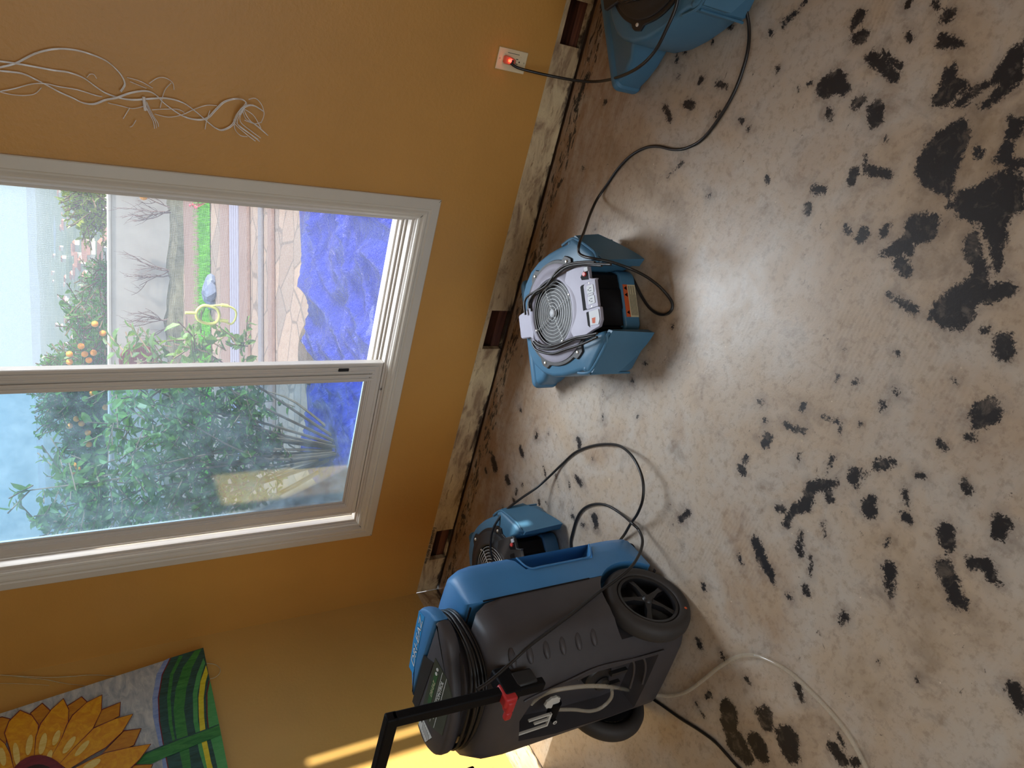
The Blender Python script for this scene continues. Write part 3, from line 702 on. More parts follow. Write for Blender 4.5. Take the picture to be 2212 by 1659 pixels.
    if silver:
        op = MB(); op.prism([(-.031, -.092), (-.031, -.046), (-.026, -.040), (.044, -.040), (.052, -.048), (.052, -.092)], .0008, .0028, M=PM)
        op.build('outlet_cover', M_silver, root, bevel=.0006)
        for k, cx in enumerate((-.006, .028)):
            q = MB(); q.prism(rrect(cx - .0125, cx + .0125, -.082, -.053, .003, 3), .0028, .0042, M=PM); sk = q.build('socket', M_hub, root)
            q = MB(); q.prism(rrect(cx - .0060, cx - .0045, -.073, -.064, .0004, 1), .0042, .0046, M=PM); q.prism(rrect(cx + .0030, cx + .0045, -.073, -.064, .0004, 1), .0042, .0046, M=PM)
            q.lathe([(0, .0046), (.0018, .0046), (.0018, .0042)], 10, M=PM @ Matrix.Translation((cx - .0008, -.0600, 0))); q.build('slots', M_redsw if False else M_gap, sk)
        q = MB(); q.prism(rrect(.0085, .0135, -.078, -.058, .001, 2), .0028, .0046, M=PM); q.build('reset_button', M_hub, root)
        for cx in (-.026, .048):
            MB().lathe([(0, .0042), (.002, .0040), (.0024, .0028)], 10, M=PM @ Matrix.Translation((cx, -.066, 0))).build('cover_screw', M_screw, root)
        q = MB(); q.prism([(-.086, -.082), (-.082, -.048), (-.040, -.048), (-.040, -.090), (-.072, -.090)], .0008, .0022, M=PM); q.build('model_plate', M_hub, root)
        q = MB(); q.prism([(-.080, -.070), (-.078, -.058), (-.062, -.058), (-.062, -.074)], .0022, .0024, M=PM); q.build('orange_mark', M_orange, root)
    # warning label on the rear of the base
    if silver:
        LM = Matrix(((1, 0, 0, 0), (0, 0, -1, -.5242), (0, 1, 0, 0), (0, 0, 0, 1)))
        q = MB(); q.prism([(-.055, .012), (.052, .012), (.052, .046), (-.055, .046)], 0, .0006, M=LM); q.build('rating_label', M_paper, root)
        q = MB(); q.prism([(-.055, .046), (.052, .046), (.052, .064), (-.055, .064)], 0, .0006, M=LM); w = q.build('warning_label', M_orange, root)
        for cx in (-.040, .018, .040): MB().prism([(cx - .007, .049), (cx + .007, .049), (cx, .061)], .0006, .0009, M=LM).build('warning_symbol', M_black, w)
        q = MB()
        for i in range(9): q.prism([(-.050 + .0, .0150 + i * .0032), (.048 if i % 3 else .02, .0150 + i * .0032), (.048 if i % 3 else .02, .0162 + i * .0032), (-.050, .0162 + i * .0032)], .0006, .0008, M=LM)
        q.build('fine_print', M_ink, root)
    # cord cleat bolts on the body top
    for s in (-1, 1):
        MB().lathe([(0, .004), (.006, .003), (.009, 0)], 14, M=Matrix.Translation((s * .206, -.445, .194))).build('cleat_bolt', BL, root, smooth=40)
    return root
mover_mid = make_air_mover((1.56, -0.27, 0), math.radians(39.1), 'blue air mover with silver faceplate and twin outlets, below the window', True)
mover_far = make_air_mover((0.452, -0.411, 0), math.radians(50.3), 'blue air mover with dark faceplate partly hidden behind the dehumidifier', False)
mover_near = make_air_mover((2.626, -0.229, 0), math.radians(39.0), 'blue air mover with dark faceplate beneath the wall outlet', False)
def to_local(root_loc, rz, p):
    return rotz(-rz) @ (Vector(p) - Vector(root_loc))
# power cords wound on the movers
def wound(root, loc, rz, paths, name='wound_cord'):
    b = MB()
    for z, pts in paths: b.tube([to_local(loc, rz, FL(x, y, z)) for x, y in pts], .0042, 8, 6)
    b.build(name, M_cord, root, smooth=60)
ML = (1.56, -0.27, 0); MR = math.radians(39.1)
wound(mover_mid, ML, MR, [
    (.226, [(1135, 680), (1133, 655), (1140, 640), (1160, 627), (1178, 612), (1195, 600), (1211, 586), (1229, 575), (1258, 570), (1290, 570), (1320, 571)]),
    (.222, [(1148, 672), (1146, 655), (1153, 640), (1170, 627), (1188, 610), (1203, 594), (1220, 581), (1240, 575), (1262, 572), (1300, 574)]),
    (.228, [(1143, 666), (1143, 652), (1156, 632), (1180, 617), (1206, 583), (1232, 570), (1262, 566), (1285, 566)]),
    (.224, [(1152, 738), (1160, 748), (1178, 754), (1200, 752), (1222, 742), (1245, 732), (1265, 730), (1285, 724)]),
    (.222, [(1150, 742), (1158, 755), (1175, 762), (1195, 764), (1222, 755), (1245, 748), (1265, 740), (1290, 728)]),
    (.228, [(1156, 736), (1166, 744), (1182, 748), (1204, 744), (1224, 736), (1244, 729), (1262, 726), (1290, 720)])])
def loops(root, seed):
    r = random.Random(seed); b = MB()
    for k in range(3):
        q = []
        for i in range(40):
            a = 2 * math.pi * i / 40; x = math.cos(a) * (.098 + .004 * k); y = math.sin(a) * (.165 + .003 * k)
            q.append((x + r.uniform(-.002, .002), FC.y - .012 + y, .2245 + .004 * (k % 2) - (.0 if abs(y) < .12 else .01)))
        b.tube(q, .0040, 7, 2, closed=True)
    b.build('wound_cord', M_cord, root, smooth=60)
loops(mover_near, 3)

# ================================================================ DEHUMIDIFIER
DO = Vector((0.94, -1.27, 0))
def make_dehumidifier():
    root = empty('dehumidifier', DO); tag(root, 'tall blue and charcoal wheeled dehumidifier with raised handle', 'dehumidifier')
    dl = lambda p: Vector(p) - DO
    # ---- shells: horizontal sections of the tank-like body
    Rr = [(0, .290), (.12, .290), (.20, .284), (.232, .268), (.247, .240), (.250, .205), (.250, .115)]
    front = Rr + [(-x, y) for x, y in Rr[::-1] if x > 0]
    Bk = [(.250, .113), (.250, .030), (.246, .000), (.230, -.030), (.175, -.078), (.145, -.097), (.120, -.104), (.04, -.106)]
    back = Bk + [(-x, y) for x, y in Bk[::-1]]
    def shell(P, secs):
        rings = []
        P = ccw(P)
        for z, ins, flare in secs:
            rings.append([(x * (1 + flare), y if abs(y - .114) < .003 else y, z) for x, y in offset_poly(P, ins)])
        return rings
    b = MB(); b.loft(shell(front, [(.022, .016, 0), (.035, .004, 0), (.10, 0, 0), (.62, 0, 0), (.655, .004, -.01), (.678, .014, -.015), (.690, .030, -.02)]))
    blue = b.build('front_shell', M_bluel, root, smooth=40)
    # moulded hand pocket in the side and the arch over the wheel
    pk = MB(); pk.loft([[(.16, .212, .455), (.16, .268, .480), (.16, .268, .185), (.16, .212, .225)], [(.30, .190, .470), (.30, .270, .495), (.30, .270, .165), (.30, .180, .215)]])
    pkl = MB(); pkl.loft([[(-.16, .212, .455), (-.16, .268, .480), (-.16, .268, .185), (-.16, .212, .225)], [(-.30, .190, .470), (-.30, .270, .495), (-.30, .270, .165), (-.30, .180, .215)]])
    def arch(x0, x1):
        c = MB(); c.tube([(x0, 0, .137), (x1, 0, .137)], .152, 48, 1); return c
    boolean(blue, [pk, pkl, arch(.182, .32), arch(-.182, -.32)])
    b = MB(); b.loft(shell(back, [(.022, .012, 0), (.035, .002, 0), (.20, 0, 0), (.60, 0, 0), (.650, .004, -.01), (.680, .016, -.02), (.694, .034, -.03)]))
    grey = b.build('rear_shell', M_grey, root, smooth=40)
    cav = MB(); cav.loft([[(.118, -.2, .11), (.126, -.2, .36), (.112, -.2, .46), (.085, -.2, .575), (.0, -.2, .60), (-.10, -.2, .575), (-.130, -.2, .42), (-.15, -.2, .20), (-.14, -.2, .11)],
                          [(.100, -.03, .13), (.106, -.03, .36), (.094, -.03, .45), (.072, -.03, .555), (.0, -.03, .58), (-.09, -.03, .555), (-.115, -.03, .42), (-.13, -.03, .20), (-.12, -.03, .13)]])
    boolean(grey, [arch(.182, .32), arch(-.182, -.32), cav])
    sm = MB()   # parting line between the shells
    for s in (-1, 1): sm.box(s * .2502 - .001, s * .2502 + .001, .112, .116, .285, .655)
    sm.box(-.235, .235, .112, .116, .688, .6925)
    sm.build('parting_seal', M_black, root)
    # raised lips of the hand pocket
    for s in (1,):
        w = MB(); w.tube([(.2495, .250, .468), (.2505, .200, .452), (.2505, .196, .40), (.2505, .196, .26), (.2505, .200, .222), (.2495, .250, .192)], .003, 7, 4); w.build('pocket_lip', M_bluel, root, smooth=60)
    # moulded louvres on the rear right corner
    for k in range(6):
        z = .640 - k * .054; p = Vector((.2035, -.052, z)); M = Matrix.Translation(p) @ rotz(math.radians(41)) @ Matrix.Rotation(math.radians(90), 4, 'Y') @ Matrix.Rotation(math.radians(-12), 4, 'X')
        q = MB(); q.lathe([(0, -.028), (.006, -.024), (.010, -.010), (.010, .010), (.006, .024), (0, .028)], 14, M=M, sy=.8); q.build('louvre', M_grey, root, smooth=70)
    # wheels
    for s in (1, -1):
        M = Matrix.Translation((s * .2185, 0, .137)) @ Matrix.Rotation(math.radians(90 * s), 4, 'Y')
        t = MB(); t.lathe([(.098, -.022), (.104, -.027), (.120, -.029), (.132, -.022), (.137, -.009), (.137, .009), (.132, .022), (.120, .029), (.104, .027), (.098, .022), (.094, .0), (.098, -.022)], 56, M=M)
        ty = t.build('wheel', M_rubber, root, smooth=50)
        r = MB(); r.lathe([(.097, .020), (.094, .023), (.086, .021), (.084, .012), (.088, -.016), (.097, -.018), (.097, .020)], 56, M=M); r.lathe([(0, .026), (.012, .026), (.016, .022), (.020, .016), (.020, -.018), (0, -.018)], 24, M=M); r.lathe([(0, -.016), (.088, -.016), (.088, -.019), (0, -.019)], 40, M=M)
        for k in range(5):
            a = math.radians(72 * k + 20); MM = M @ rotz(a)
            r.loft([[(.014, -.013, .004), (.014, .013, .004), (.014, .013, .018), (.014, -.013, .018)], [(.05, -.008, .002), (.05, .008, .002), (.05, .007, .019), (.05, -.007, .019)], [(.090, -.011, 0), (.090, .011, 0), (.090, .011, .012), (.090, -.011, .012)]]) if False else None
            vs = [[(x, y, z) for y, z in ((-w, z0), (w, z0), (w * .8, z1), (-w * .8, z1))] for x, w, z0, z1 in ((.014, .013, .004, .019), (.05, .0075, .002, .020), (.090, .012, .0, .014))]
            r.loft([[MM @ Vector(p) for p in ring] for ring in vs])
        r.build('rim', M_rim, ty, smooth=35)
        if s == 1:
            q = MB(); q.lathe([(0, .002), (.004, .001), (.0045, 0)], 10, M=Matrix.Translation((.2478, -.072, .048)) @ Matrix.Rotation(math.radians(90), 4, 'Y')); q.build('orange_sticker', M_orange, ty)
    ax = MB().tube([(-.21, 0, .137), (.21, 0, .137)], .008, 12, 1); ax.build('axle', M_rim, root)
    for s in (-1, 1):
        MB().lathe([(0, 0), (.02, 0), (.022, .006), (.018, .024), (0, .024)], 16, M=Matrix.Translation((s * .2, .24, 0))).build('foot', M_black, root, smooth=40)
    # neck and lid
    nk = MB(); solid(nk, rrect(-.165, .165, -.050, .215, .10, 8), [(.68, 0), (.715, .014), (.745, .004)]); nk.build('neck', M_grey, root, smooth=50)
    L = [(.182, .196), (.150, .205), (.08, .202), (.02, .192), (-.05, .165), (-.12, .125), (-.168, .080), (-.188, .030), (-.176, -.015), (-.145, -.042), (-.10, -.050), (0, -.046), (.075, -.018), (.130, .015), (.178, .048), (.205, .095), (.206, .155)]
    L = [tuple(p[:2]) for p in catmull([(x, y, 0) for x, y in L], 3, True)]
    tilt = lambda y: (y - .085) * .10
    def lidpart(P, name, mat, x=0):
        P = ccw(P); rings = []
        for z, i in ((.738, .022), (.746, .004), (.758, 0), (.772, 0), (.780, .003), (.784, .010)):
            rings.append([(p[0], p[1], z + tilt(p[1])) for p in offset_poly(P, i)])
        q = MB(); q.loft(rings); return q.build(name, mat, root, smooth=40)
    lidpart(clip(L, .05, 1, .128), 'lid', M_bluel); lidpart(clip(L, -.05, -1, -.126), 'console', M_grey)
    zt = lambda y, d=0: .7842 + tilt(y) + d
    def top_plate(P, name, mat, d0, d1, par=root):
        q = MB(); P = ccw(P); q.loft([[(x, y, zt(y, d0)) for x, y in P], [(x, y, zt(y, d1)) for x, y in P]]); return q.build(name, mat, par)
    top_plate([(.068, .128), (-.115, .124), (-.118, .095), (.088, .082)], 'slot_dark_plate', M_dgrey, -.004, .0012)  # flat dark plate stands in for the dark recessed slot of the lid
    fc = top_plate([(.108, .080), (-.100, .076), (-.105, .030), (-.075, -.030), (.065, -.024), (.098, .010)], 'control_face', M_screen, -.003, .0012)
    top_plate([(.070, .066), (-.045, .062), (-.048, .046), (.075, .050)], 'display', M_green, .0012, .0018, fc)
    for y in (.036, .014):
        top_plate([(.098, y + .001), (-.09, y - .004), (-.09, y - .0055), (.098, y - .0005)], 'rule_line', M_offwhite, .0012, .0016, fc)
    for x in (.086, .070, -.062, -.078):
        q = MB(); q.lathe([(0, .0025), (.0045, .002), (.005, 0)], 12, M=Matrix.Translation((x, .058 if x > 0 else .050, zt(.055, .0012)))); q.build('button', M_offwhite, fc)
    tm = lambda x, y, r=0: Matrix.Translation((x, y, zt(y, .0015))) @ Matrix.Rotation(math.radians(5.7), 4, 'X') @ rotz(r)
    text_mesh('panel_lettering', 'POWER CONTROL', .0165, M_offwhite, fc, tm(.004, .0245, .02))
    text_mesh('panel_lettering', 'DRI-EAZ', .0150, M_paper, fc, tm(.012, .056, .02), shear=.3)
    st = top_plate([(.172, .198), (-.030, .178), (-.034, .152), (.176, .168)], 'logo_decal', M_decal, .0003, .0007)
    text_mesh('logo_shadow', 'DRI-EAZ', .040, M_black, st, Matrix.Translation((.071, .1705, zt(.171, .0008))) @ Matrix.Rotation(math.radians(5.7), 4, 'X') @ rotz(.085) @ Matrix.Diagonal((1.12, .62, 1, 1)), shear=.35, offset=.0013, extrude=.0001)
    text_mesh('logo_lettering', 'DRI-EAZ', .040, M_letter, st, Matrix.Translation((.071, .1705, zt(.171, .0013))) @ Matrix.Rotation(math.radians(5.7), 4, 'X') @ rotz(.085) @ Matrix.Diagonal((1.12, .62, 1, 1)), shear=.35, extrude=.0001)
    lb = top_plate([(-.108, .088), (-.150, .078), (-.172, .026), (-.128, .006)], 'caution_label', M_offwhite, .0002, .0008)
    top_plate([(-.108, .090), (-.150, .080), (-.153, .072), (-.111, .082)], 'caution_band', M_yellow, .0008, .0012, lb)
    top_plate([(-.126, .070), (-.132, .060), (-.122, .060)], 'caution_symbol', M_black, .0008, .0012, lb)
    for k in range(6):
        y = .056 - k * .007; top_plate([(-.122 - k * .002, y), (-.152 - k * .002, y - .004), (-.152 - k * .002, y - .0055), (-.122 - k * .002, y - .0015)], 'label_print', M_ink, .0008, .0010, lb)
    # supply cord wound round the neck
    c = MB()
    for k in range(5):
        q = []
        for i in range(30):
            a = 2 * math.pi * i / 30; ex = math.copysign(abs(math.cos(a)) ** .75, math.cos(a)); ey = math.copysign(abs(math.sin(a)) ** .75, math.sin(a))
            gx = (.186 + .004 * (k % 2)) * ex; gy = .083 + (.150 + .004 * (k % 2)) * ey
            q.append((gx + .004 * math.sin(3 * a + k), gy + .003 * math.cos(2 * a + k * 2), .700 + k * .0085 + .005 * math.sin(a * 2 + k)))
        c.tube(q, .0047, 8, 3, closed=True)
    c.build('wound_cord', M_cord, root, smooth=60)
    rg = MB(); rg.tube([(.085, -.107, .60), (.094, -.107, .575), (.120, -.1075, .46), (.1335, -.1035, .36), (.126, -.106, .22), (.124, -.1065, .11)], .0035, 8, 5); rg.build('highlight_ridge', M_grey, root, smooth=60)  # ridge added to catch a highlight along the recess edge
    # telescopic handle
    h = MB(); hx0, hx1 = .172, -.235; HY = -.125
    for hx in (hx0, hx1): h.box(hx - .016, hx + .016, -.012, .012, -.08, .340, M=Matrix.Translation((0, HY, .66)) @ Matrix.Rotation(math.radians(-3), 4, 'X'))
    h.box(hx1 - .016, hx0 + .016, -.013, .013, .325, .355, M=Matrix.Translation((0, HY, .66)) @ Matrix.Rotation(math.radians(-3), 4, 'X'))
    h.build('handle', M_black, root, bevel=.004)
    for hx in (hx0, hx1):
        lo_ = MB().box(hx - .022, hx + .022, -.130, -.085, .60, .665); lo_.build('handle_sleeve', M_dgrey, root, bevel=.006)
        cl = MB(); cl.box(hx - .016, hx + .018, -.158, -.105, .676, .712).box(hx - .034, hx + .006, -.162, -.138, .680, .704).box(hx - .058, hx - .030, -.164, -.148, .682, .702)
        cl.build('clamp_lever', M_red, root, bevel=.005)
        MB().box(hx - .021, hx + .021, -.142, -.060, .655, .705).build('clamp_body', M_black, root, bevel=.005)
    # parts kept in the rear recess
    e = MB(); y = -.060
    e.box(-.085, -.080, y, y + .006, .44, .572).box(-.10, -.080, y, y + .006, .44, .452).box(-.046, -.004, y, y + .006, .470, .476) if False else None
    ex = MB()
    for (x0, x1, z0, z1) in ((-.078, -.073, .470, .585), (-.078, -.045, .577, .590), (-.052, -.047, .470, .520), (-.030, -.025, .470, .545), (-.052, -.025, .466, .474), (-.078, -.050, .466, .471)):
        ex.box(x0, x1, -.100, -.092, z0, z1)
    ex.build('wire_bracket', M_offwhite, root, bevel=.001)
    pu = MB(); pu.tube([(-.052, -.085, .452), (.002, -.085, .452)], .016, 16, 1); pu.lathe([(0, .012), (.006, .012), (.0075, .009), (.0075, 0)], 16, M=Matrix.Translation((-.058, -.095, .452)) @ Matrix.Rotation(math.radians(90), 4, 'X'))
    pu.build('pump_coupling', M_black, root, smooth=40)
    MB().lathe([(.003, .002), (.006, .002), (.007, 0)], 16, M=Matrix.Translation((-.058, -.1075, .452)) @ Matrix.Rotation(math.radians(90), 4, 'X')).build('coupling_cap', M_offwhite, root)
    gr = MB(); gp = [(.010 + (.020 + .003 * (k % 2)) * math.cos(k * math.pi / 9), .470 + (.024 + .003 * (k % 2)) * math.sin(k * math.pi / 9)) for k in range(18)]
    gr.loft([[(x, -.090, z) for x, z in gp], [(x, -.082, z) for x, z in gp]]); gr.build('white_gear', M_offwhite, root, bevel=.001)
    MB().box(.050, .098, -.074, -.071, .452, .500, M=Matrix.Translation((.005, 0, -.02)) @ Matrix.Rotation(math.radians(8), 4, 'Y')).build('paper_tag', M_paper, root)
    cr = MB(); cr.lathe([(0, .03), (.040, .03), (.046, .024), (.048, 0)], 32, M=Matrix.Translation((.035, -.045, .30)) @ Matrix.Rotation(math.radians(90), 4, 'X')); cr.build('pump_motor', M_dgrey, root, smooth=40)
    cr = MB(); cr.lathe([(0, .008), (.022, .008), (.026, 0)], 24, M=Matrix.Translation((.010, -.078, .285)) @ Matrix.Rotation(math.radians(90), 4, 'X'))
    cr.box(.004, .014, -.092, -.080, .225, .27); cr.box(.05, .062, -.092, -.080, .215, .275); cr.build('hose_valve', M_dgrey, root, smooth=30)
    h2 = MB(); h2.tube([dl(WY(*p, -1.365)) for p in ((1205, 1533), (1240, 1533), (1275, 1536), (1300, 1528), (1320, 1508), (1322, 1490))], .0055, 10, 6); h2.build('inner_hose', M_hose, root, smooth=60)
    for k, (x0, x1, z, r) in enumerate(((.02, .10, .235, .055), (.01, .105, .20, .07))):
        q = MB(); q.tube([(.118 - r * .3, -.098, .42), (.125, -.1, .32), (.120, -.100, z), (.06, -.100, z - r * .7), (-.02, -.100, z - r)], .004, 8, 6); q.build('moulded_ridge', M_grey, root, smooth=60)
    return root
dehumidifier = make_dehumidifier()

# ================================================================ CORDS AND HOSE
def cord(name, pts, r, mat, label, cat, **k):
    b = MB().tube(pts, r, 10, 7); o = b.build(name, mat, smooth=60); tag(o, label, cat); return o
z = .0048  # the cords below are the machines' own supply cords
cord('machine_cord', [WY(1103, 136, -.030), WY(1118, 146, -.035), WY(1150, 155, -.055), WY(1195, 165, -.08), WY(1245, 174, -.13), WY(1290, 176, -.20), FL(1335, 167, .11), FL(1380, 145, .18), FL(1415, 110, .20), FL(1440, 62, .205), FL(1460, 15, .205), FL(1468, -30, .21)], .0047, M_cord,
     'black cord running from the glowing plug down over the near air mover', 'cord')
cord('machine_cord.001', [FL(1596, -40, .06), FL(1608, 5, .03), FL(1618, 60, z), FL(1614, 115, z), FL(1592, 185, z), FL(1560, 245, z), FL(1520, 298, z), FL(1485, 319, z), FL(1455, 323, z), FL(1420, 316, z), FL(1392, 320, z), FL(1362, 337, z), FL(1335, 365, z), FL(1312, 398, z), FL(1290, 430, .02), FL(1274, 465, .08), FL(1262, 500, .16), FL(1252, 525, .225), FL(1250, 545, .232), FL(1262, 554, .228), FL(1285, 559, .218), FL(1320, 566, .17), FL(1355, 578, .11), FL(1390, 594, .07), FL(1420, 615, .04), FL(1442, 638, z + .01), FL(1452, 655, z), FL(1450, 670, z), FL(1438, 679, z), FL(1420, 677, z), FL(1402, 664, z), FL(1386, 640, z), FL(1376, 620, z), FL(1366, 600, z)], .0047, M_cord,
     'long black cord snaking across the floor onto the silver faced air mover', 'cord')
cord('machine_cord.002', [FL(1066, 1212, .215), FL(1060, 1192, .225), FL(1060, 1165, .225), FL(1067, 1138, .215), FL(1090, 1105, .18), FL(1125, 1077, .11), FL(1160, 1053, .05), FL(1188, 1028, .02), FL(1215, 1002, z), FL(1245, 976, z), FL(1285, 962, z), FL(1325, 960, z + .01), FL(1350, 970, .03), FL(1372, 995, .05), FL(1388, 1035, .06), FL(1389, 1075, .06), FL(1378, 1108, .05), FL(1362, 1132, .03), FL(1345, 1160, .012), FL(1320, 1185, z), FL(1280, 1200, z)], .0047, M_cord,
     'black cord looping over the floor from the air mover behind the dehumidifier', 'cord')
sx = 1.196
cord('machine_cord.003', [FL(1240, 1215, z), FL(1233, 1175, z), FL(1237, 1150, z), FL(1247, 1118, z), FL(1262, 1098, z), FL(1285, 1089, z), FL(1312, 1092, z), FL(1342, 1110, z + .005), FL(1365, 1130, .04), WX(1380, 1145, sx + .05), WX(1388, 1168, sx + .05), WX(1382, 1195, sx + .045), WX(1363, 1225, sx + .04), WX(1330, 1253, sx + .02), WX(1290, 1282, sx + .004), WX(1240, 1322, sx), WX(1190, 1360, sx), WX(1140, 1398, sx), WY(1100, 1435, -1.36), WY(1060, 1470, -1.382), WY(1030, 1490, -1.392)], .0047, M_cord,
     'black cord draped diagonally across the charcoal side of the dehumidifier', 'cord')
cord('machine_cord.004', [FL(1380, 1490, z), FL(1425, 1520, z), FL(1470, 1552, z), FL(1510, 1577, z), FL(1545, 1603, z), FL(1572, 1632, z), FL(1600, 1662, z), FL(1650, 1700, z)], .0047, M_cord,
     'black cord on the floor coming out under the dehumidifier tread', 'cord')
hz = .0065
cord('drain_hose', [WY(1148, 1520, -1.345), WY(1165, 1505, -1.36), WY(1188, 1494, -1.385), WY(1222, 1487, -1.40), WY(1270, 1482, -1.405), WY(1320, 1484, -1.405), FL(1370, 1493, .06), FL(1415, 1501, .02), FL(1450, 1503, hz), FL(1485, 1493, hz), FL(1520, 1468, hz), FL(1555, 1440, hz), FL(1590, 1420, hz), FL(1625, 1415, hz), FL(1662, 1427, hz), FL(1705, 1452, hz), FL(1750, 1493, hz), FL(1795, 1540, hz), FL(1835, 1592, hz), FL(1872, 1662, hz), FL(1890, 1710, hz)], .0062, M_hose,
     'clear vinyl drain hose curving over the floor from the dehumidifier', 'hose')
# ================================================================ PAINTING ON THE LEFT WALL
Z5 = lambda x, y: (x / 3.95, 1280 + y / 3.95)
XP = 0.032
def paint_mat(name, a, b, sc=40, stretch=(1, 3, 1)):
    m = Nd(name); c = m.coord(); n = m.noise(m.map(c, stretch), sc, 5, 0.65, 1.2)
    m.l(m.ramp(n, [(0.32, lin(a)), (0.68, lin(b))]), m.b.inputs['Base Color']); m.b.inputs['Roughness'].default_value = 0.5
    m.bump(n, 0.3, 0.002); return m.mat
P_sky = paint_mat('paint_pale_sky', (150, 160, 168), (208, 210, 204), 9, (1, 1.5, 4))
P_dk = paint_mat('paint_dark_green', (28, 66, 50), (50, 96, 92), 14, (1, 5, 1))
P_gr = paint_mat('paint_green', (34, 112, 50), (72, 150, 70), 16, (1, 5, 1))
P_lg = paint_mat('paint_light_green', (60, 150, 76), (92, 172, 100), 12)
P_yl = paint_mat('paint_yellow', (214, 196, 20), (236, 222, 60), 14)
P_pet = paint_mat('paint_petal', (214, 134, 8), (238, 176, 24), 16, (1, 2, 2))
P_pet2 = paint_mat('paint_petal_shade', (190, 118, 20), (214, 150, 34), 16)
P_pale = paint_mat('paint_petal_pale', (228, 192, 84), (240, 216, 130), 20)
P_red = paint_mat('paint_maroon', (96, 20, 34), (132, 40, 44), 20)
P_ctr = paint_mat('paint_seed', (34, 14, 14), (58, 24, 18), 30)
P_blu = paint_mat('paint_blue', (110, 140, 200), (160, 178, 214), 18)
def build_painting():
    def pt(x, y, d=0.0): p = WX(*Z5(x, y), XP + d); return Vector((XP + d, p.y, p.z))
    A = pt(1735, 470); B = pt(1945, 1497); T = pt(-5, 1032)
    g = (B - A).normalized(); up = (T - A).normalized()
    BL = A + g * 0.86; TR = A + up * 0.98; TL = BL + up * 0.98
    root = empty('painting', (0, A.y, A.z)); tag(root, 'sunflower canvas with green stem hanging on the yellow wall', 'painting')
    inv = Matrix.Translation((0, -A.y, -A.z))
    c = MB(); q = [A, BL, TL, TR]
    c.loft([[Vector((0.006, p.y, p.z)) for p in q], [Vector((XP, p.y, p.z)) for p in q]])
    c.v = [tuple(inv @ Vector(v)) for v in c.v]; cv = c.build('canvas', P_sky, root, bevel=.002)
    lay = [0]
    def shape(name, pts, mat, d, smooth=True, par=None):
        pts = [(x, y, 0) for x, y in pts]
        if smooth: pts = catmull(pts, 4, True)
        b = MB(); k = d * 0.0003 + .0004
        vs = [inv @ pt(p[0], p[1], k) for p in pts]; b.add(vs, [tuple(range(len(vs)))])
        return b.build(name, mat, par or root)
    art = shape('painted_hill', [(1450, 558), (1735, 470), (1790, 740), (1870, 1120), (1945, 1497), (1960, 1600), (1470, 1600), (1430, 1497), (1388, 1290), (1358, 1100), (1348, 900), (1380, 700)], P_dk, 1, False)
    shape('painted_edge', [(1450, 556), (1400, 580), (1335, 700), (1300, 900), (1305, 1060), (1340, 1220), (1380, 1400), (1400, 1600), (1440, 1600), (1395, 1290), (1360, 1100), (1350, 900), (1385, 700)], P_blu, 0, False)
    shape('painted_outline', [(1452, 558), (1380, 700), (1346, 900), (1356, 1100), (1388, 1290), (1430, 1497), (1440, 1600), (1450, 1600), (1440, 1497), (1398, 1290), (1366, 1100), (1357, 900), (1390, 700), (1462, 556)], P_red, 2, False)
    shape('painted_stroke', [(1660, 500), (1560, 640), (1500, 820), (1480, 1000), (1500, 1200), (1560, 1497), (1640, 1600), (1600, 1200), (1570, 1000), (1590, 820), (1640, 640), (1720, 480)], P_gr, 2, False)
    shape('painted_stroke', [(1530, 540), (1450, 700), (1425, 900), (1440, 1120), (1480, 1300), (1500, 1290), (1470, 1120), (1455, 900), (1480, 700), (1560, 540)], P_yl, 3, False).data.materials[0] = P_gr
    shape('painted_stroke', [(1735, 560), (1680, 700), (1645, 860), (1650, 1100), (1700, 1360), (1760, 1560), (1800, 1600), (1740, 1300), (1690, 1100), (1685, 860), (1720, 700), (1752, 600)], P_lg, 3, False)
    shape('painted_stroke', [(1758, 620), (1710, 760), (1693, 900), (1697, 1060), (1712, 1240), (1750, 1420), (1790, 1600), (1845, 1600), (1800, 1440), (1760, 1240), (1742, 1060), (1738, 900), (1755, 760), (1775, 690)], P_yl, 4, False)
    shape('painted_stroke', [(1785, 740), (1765, 860), (1766, 1040), (1780, 1180), (1830, 1380), (1870, 1560), (1955, 1560), (1945, 1497), (1870, 1120), (1800, 780)], P_lg, 4, False)
    shape('painted_outline', [(1782, 745), (1760, 860), (1762, 1050), (1778, 1190), (1786, 1185), (1772, 1050), (1770, 860), (1790, 760)], P_red, 5, False)
    shape('painted_stem', [(1120, 1475), (1240, 1370), (1500, 1262), (1700, 1192), (1868, 1128), (1886, 1218), (1700, 1288), (1420, 1402), (1290, 1462), (1180, 1520)], P_gr, 7, False)
    shape('painted_outline', [(1240, 1366), (1500, 1256), (1700, 1186), (1868, 1122), (1868, 1130), (1700, 1196), (1500, 1268), (1240, 1378)], P_dk, 8, False)
    BACK = [[(20, 1066), (90, 1085), (60, 1180), (50, 1290), (-20, 1290), (-20, 1075)], [(360, 948), (265, 1030), (290, 1180), (330, 1200), (425, 1010)], [(695, 893), (578, 970), (585, 1110), (660, 1060), (745, 940)],
            [(1025, 938), (868, 1005), (790, 1180), (900, 1120), (1015, 1052)], [(1202, 1163), (1055, 1185), (850, 1400), (980, 1380), (1140, 1300)], [(1300, 1468), (1150, 1475), (1000, 1560), (1240, 1600)]]
